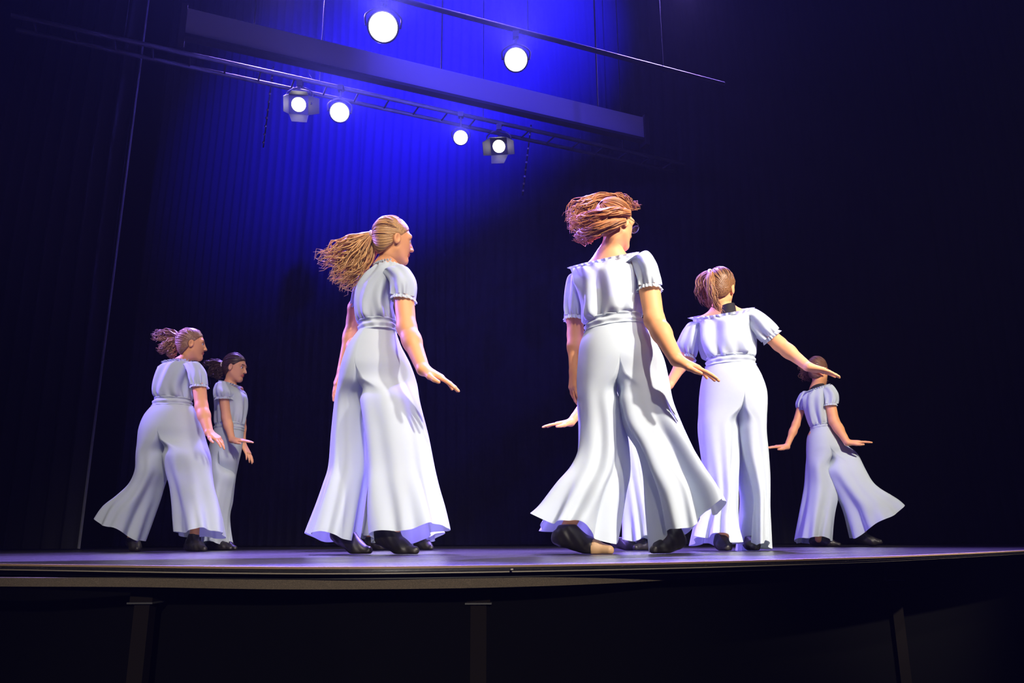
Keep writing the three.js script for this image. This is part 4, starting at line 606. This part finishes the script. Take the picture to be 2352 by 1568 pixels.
// ---- hidden behind the blond dancer: only hems and a shoe show
dancer({
  label: 'dancer almost hidden behind the blond one, only curled trouser hems and shoes showing', group: G, seed: 707, base: [905, 1256, 5.5], cell: 0.013,
  head: { c: [872, 792, 5.5], s: 0.9, yaw: 40 }, neck: [872, 836, 5.52], hip: [880, 950, 5.52], scale: 0.95,
  arms: [
    { sh: [905, 850, 5.46], el: [915, 912, 5.42], wr: [910, 965, 5.36], hand: { dir: [-0.3, -0.9, 0.2], back: [0.9, 0, 0.3], thumb: 1, s: 0.85 } },
    { sh: [842, 852, 5.58], el: [832, 912, 5.58], wr: [838, 965, 5.5], hand: { dir: [0.3, -0.9, 0.2], back: [-0.9, 0, 0.3], thumb: -1, s: 0.85 } }],
  legs: [{ knee: [862, 1085, 5.5], ankle: [850, 1238, 5.5] }, { knee: [930, 1085, 5.5], ankle: [968, 1238, 5.5] }],
  hair: { tint: [0.25, 0.12, 0.05], tie: [855, 775, 5.54], count: 60, r: 0.005, wave: 0.01, guides: [[[855, 775, 5.54, 0.02], [848, 795, 5.58, 0.03], [850, 820, 5.58, 0.02]]] },
  blouse: [[848, 922, 908, 922, 5.52, 0.1], [844, 905, 910, 905, 5.52, 0.12], [842, 880, 908, 880, 5.52, 0.12], [846, 855, 902, 855, 5.52, 0.11], [852, 842, 894, 842, 5.52, 0.09], [858, 836, 888, 836, 5.52, 0.07]],
  sleeves: [[[890, 842, 910, 842, 5.48, 0.05], [895, 858, 920, 856, 5.46, 0.06], [898, 878, 922, 876, 5.45, 0.055]], [[836, 844, 856, 844, 5.56, 0.05], [830, 858, 852, 858, 5.57, 0.06], [828, 878, 850, 878, 5.58, 0.055]]],
  waist: [[848, 918, 908, 918, 5.52, 0.1], [847, 925, 909, 925, 5.52, 0.102], [845, 934, 911, 934, 5.52, 0.106]],
  trousers: [
    { side: -1, amp: 1.2, st: [[845, 932, 911, 932, 5.52, 0.106, 0, 0.5, 1], [838, 960, 920, 960, 5.52, 0.13, 0, 0.5, 1], [834, 995, 926, 995, 5.52, 0.135, 0, 0.5, 0.8], [834, 1040, 886, 1040, 5.52, 0.12], [834, 1090, 888, 1090, 5.52, 0.12], [836, 1140, 890, 1140, 5.52, 0.13], [834, 1180, 892, 1182, 5.52, 0.15], [823, 1222, 892, 1232, 5.52, 0.17]] },
    { side: 1, amp: 1.2, st: [[845, 932, 911, 932, 5.52, 0.106, 0, 0.5, 1], [838, 960, 920, 960, 5.52, 0.13, 0, 0.5, 1], [834, 995, 926, 995, 5.52, 0.135, 0, 0.5, 0.8], [882, 1040, 940, 1040, 5.5, 0.12], [898, 1090, 955, 1090, 5.5, 0.12], [912, 1140, 972, 1140, 5.5, 0.13], [925, 1180, 988, 1178, 5.5, 0.15], [936, 1236, 1004, 1222, 5.5, 0.17]] }],
  shoes: [{ heel: [846, 5.5], toe: [890, 5.4], ankle: [850, 1240, 5.5] }, { heel: [960, 5.5], toe: [990, 5.38], ankle: [966, 1240, 5.5] }],
});
// ---- hidden behind the tallest dancer: an outstretched hand and one trouser leg show
dancer({
  label: 'dancer hidden behind the tallest one, with only an outstretched hand, trouser leg and shoes showing', group: G, seed: 808, base: [1465, 1262, 4.7], cell: 0.012,
  head: { c: [1402, 735, 4.7], s: 0.9, yaw: 60 }, neck: [1402, 784, 4.72], hip: [1428, 920, 4.72], scale: 0.95,
  arms: [
    { sh: [1436, 800, 4.66], el: [1452, 868, 4.62], wr: [1450, 925, 4.55], hand: { dir: [0.1, -0.95, 0.1], back: [0.9, 0, 0.3], thumb: 1, s: 0.85 } },
    { sh: [1372, 802, 4.78], el: [1362, 905, 4.74], wr: [1311, 970, 4.62], hand: { dir: [-0.97, -0.12, 0.1], back: [-0.1, 1, 0.15], thumb: -1, s: 1.0, curl: [0.02, 0.04, 0.06, 0.1] } }],
  legs: [{ knee: [1452, 1070, 4.7], ankle: [1440, 1240, 4.7] }, { knee: [1478, 1070, 4.72], ankle: [1496, 1240, 4.72] }],
  hair: { tint: [0.2, 0.1, 0.05], tie: [1384, 716, 4.74], count: 60, r: 0.005, wave: 0.01, guides: [[[1384, 716, 4.74, 0.02], [1376, 738, 4.78, 0.03], [1380, 768, 4.78, 0.02]]] },
  blouse: [[1390, 882, 1462, 882, 4.72, 0.1], [1384, 862, 1462, 862, 4.72, 0.12], [1376, 835, 1450, 835, 4.72, 0.12], [1374, 808, 1440, 808, 4.72, 0.11], [1380, 795, 1430, 795, 4.72, 0.09], [1386, 788, 1420, 788, 4.72, 0.07]],
  sleeves: [[[1420, 794, 1442, 794, 4.68, 0.05], [1426, 812, 1456, 810, 4.66, 0.06], [1430, 832, 1460, 830, 4.65, 0.055]], [[1366, 796, 1388, 796, 4.76, 0.05], [1356, 815, 1386, 818, 4.77, 0.06], [1354, 838, 1384, 842, 4.77, 0.055]]],
  waist: [[1390, 878, 1463, 878, 4.72, 0.1], [1390, 886, 1464, 886, 4.72, 0.102], [1388, 896, 1466, 896, 4.72, 0.106]],
  trousers: [
    { side: -1, amp: 1.2, st: [[1388, 894, 1466, 894, 4.72, 0.106, 0, 0.5, 1], [1386, 925, 1478, 925, 4.72, 0.13, 0, 0.5, 1], [1392, 965, 1490, 965, 4.72, 0.135, 0, 0.5, 0.8], [1408, 1010, 1468, 1010, 4.7, 0.12], [1414, 1060, 1474, 1060, 4.68, 0.12], [1418, 1110, 1482, 1110, 4.68, 0.13], [1424, 1155, 1488, 1155, 4.68, 0.14], [1432, 1200, 1494, 1200, 4.68, 0.15], [1435, 1236, 1500, 1234, 4.68, 0.16]] },
    { side: 1, amp: 1.2, st: [[1388, 894, 1466, 894, 4.72, 0.106, 0, 0.5, 1], [1386, 925, 1478, 925, 4.72, 0.13, 0, 0.5, 1], [1392, 965, 1490, 965, 4.72, 0.135, 0, 0.5, 0.8], [1440, 1010, 1500, 1010, 4.75, 0.12], [1446, 1060, 1506, 1060, 4.77, 0.12], [1450, 1110, 1510, 1110, 4.78, 0.13], [1452, 1155, 1514, 1155, 4.78, 0.14], [1454, 1200, 1518, 1200, 4.78, 0.15], [1452, 1240, 1520, 1236, 4.78, 0.16]] }],
  shoes: [{ heel: [1414, 4.72], toe: [1462, 4.6], ankle: [1436, 1242, 4.7], lift: 0.02 }, { heel: [1508, 4.76], toe: [1460, 4.56], ankle: [1496, 1242, 4.72] }],
});

renderer.render(scene, camera);
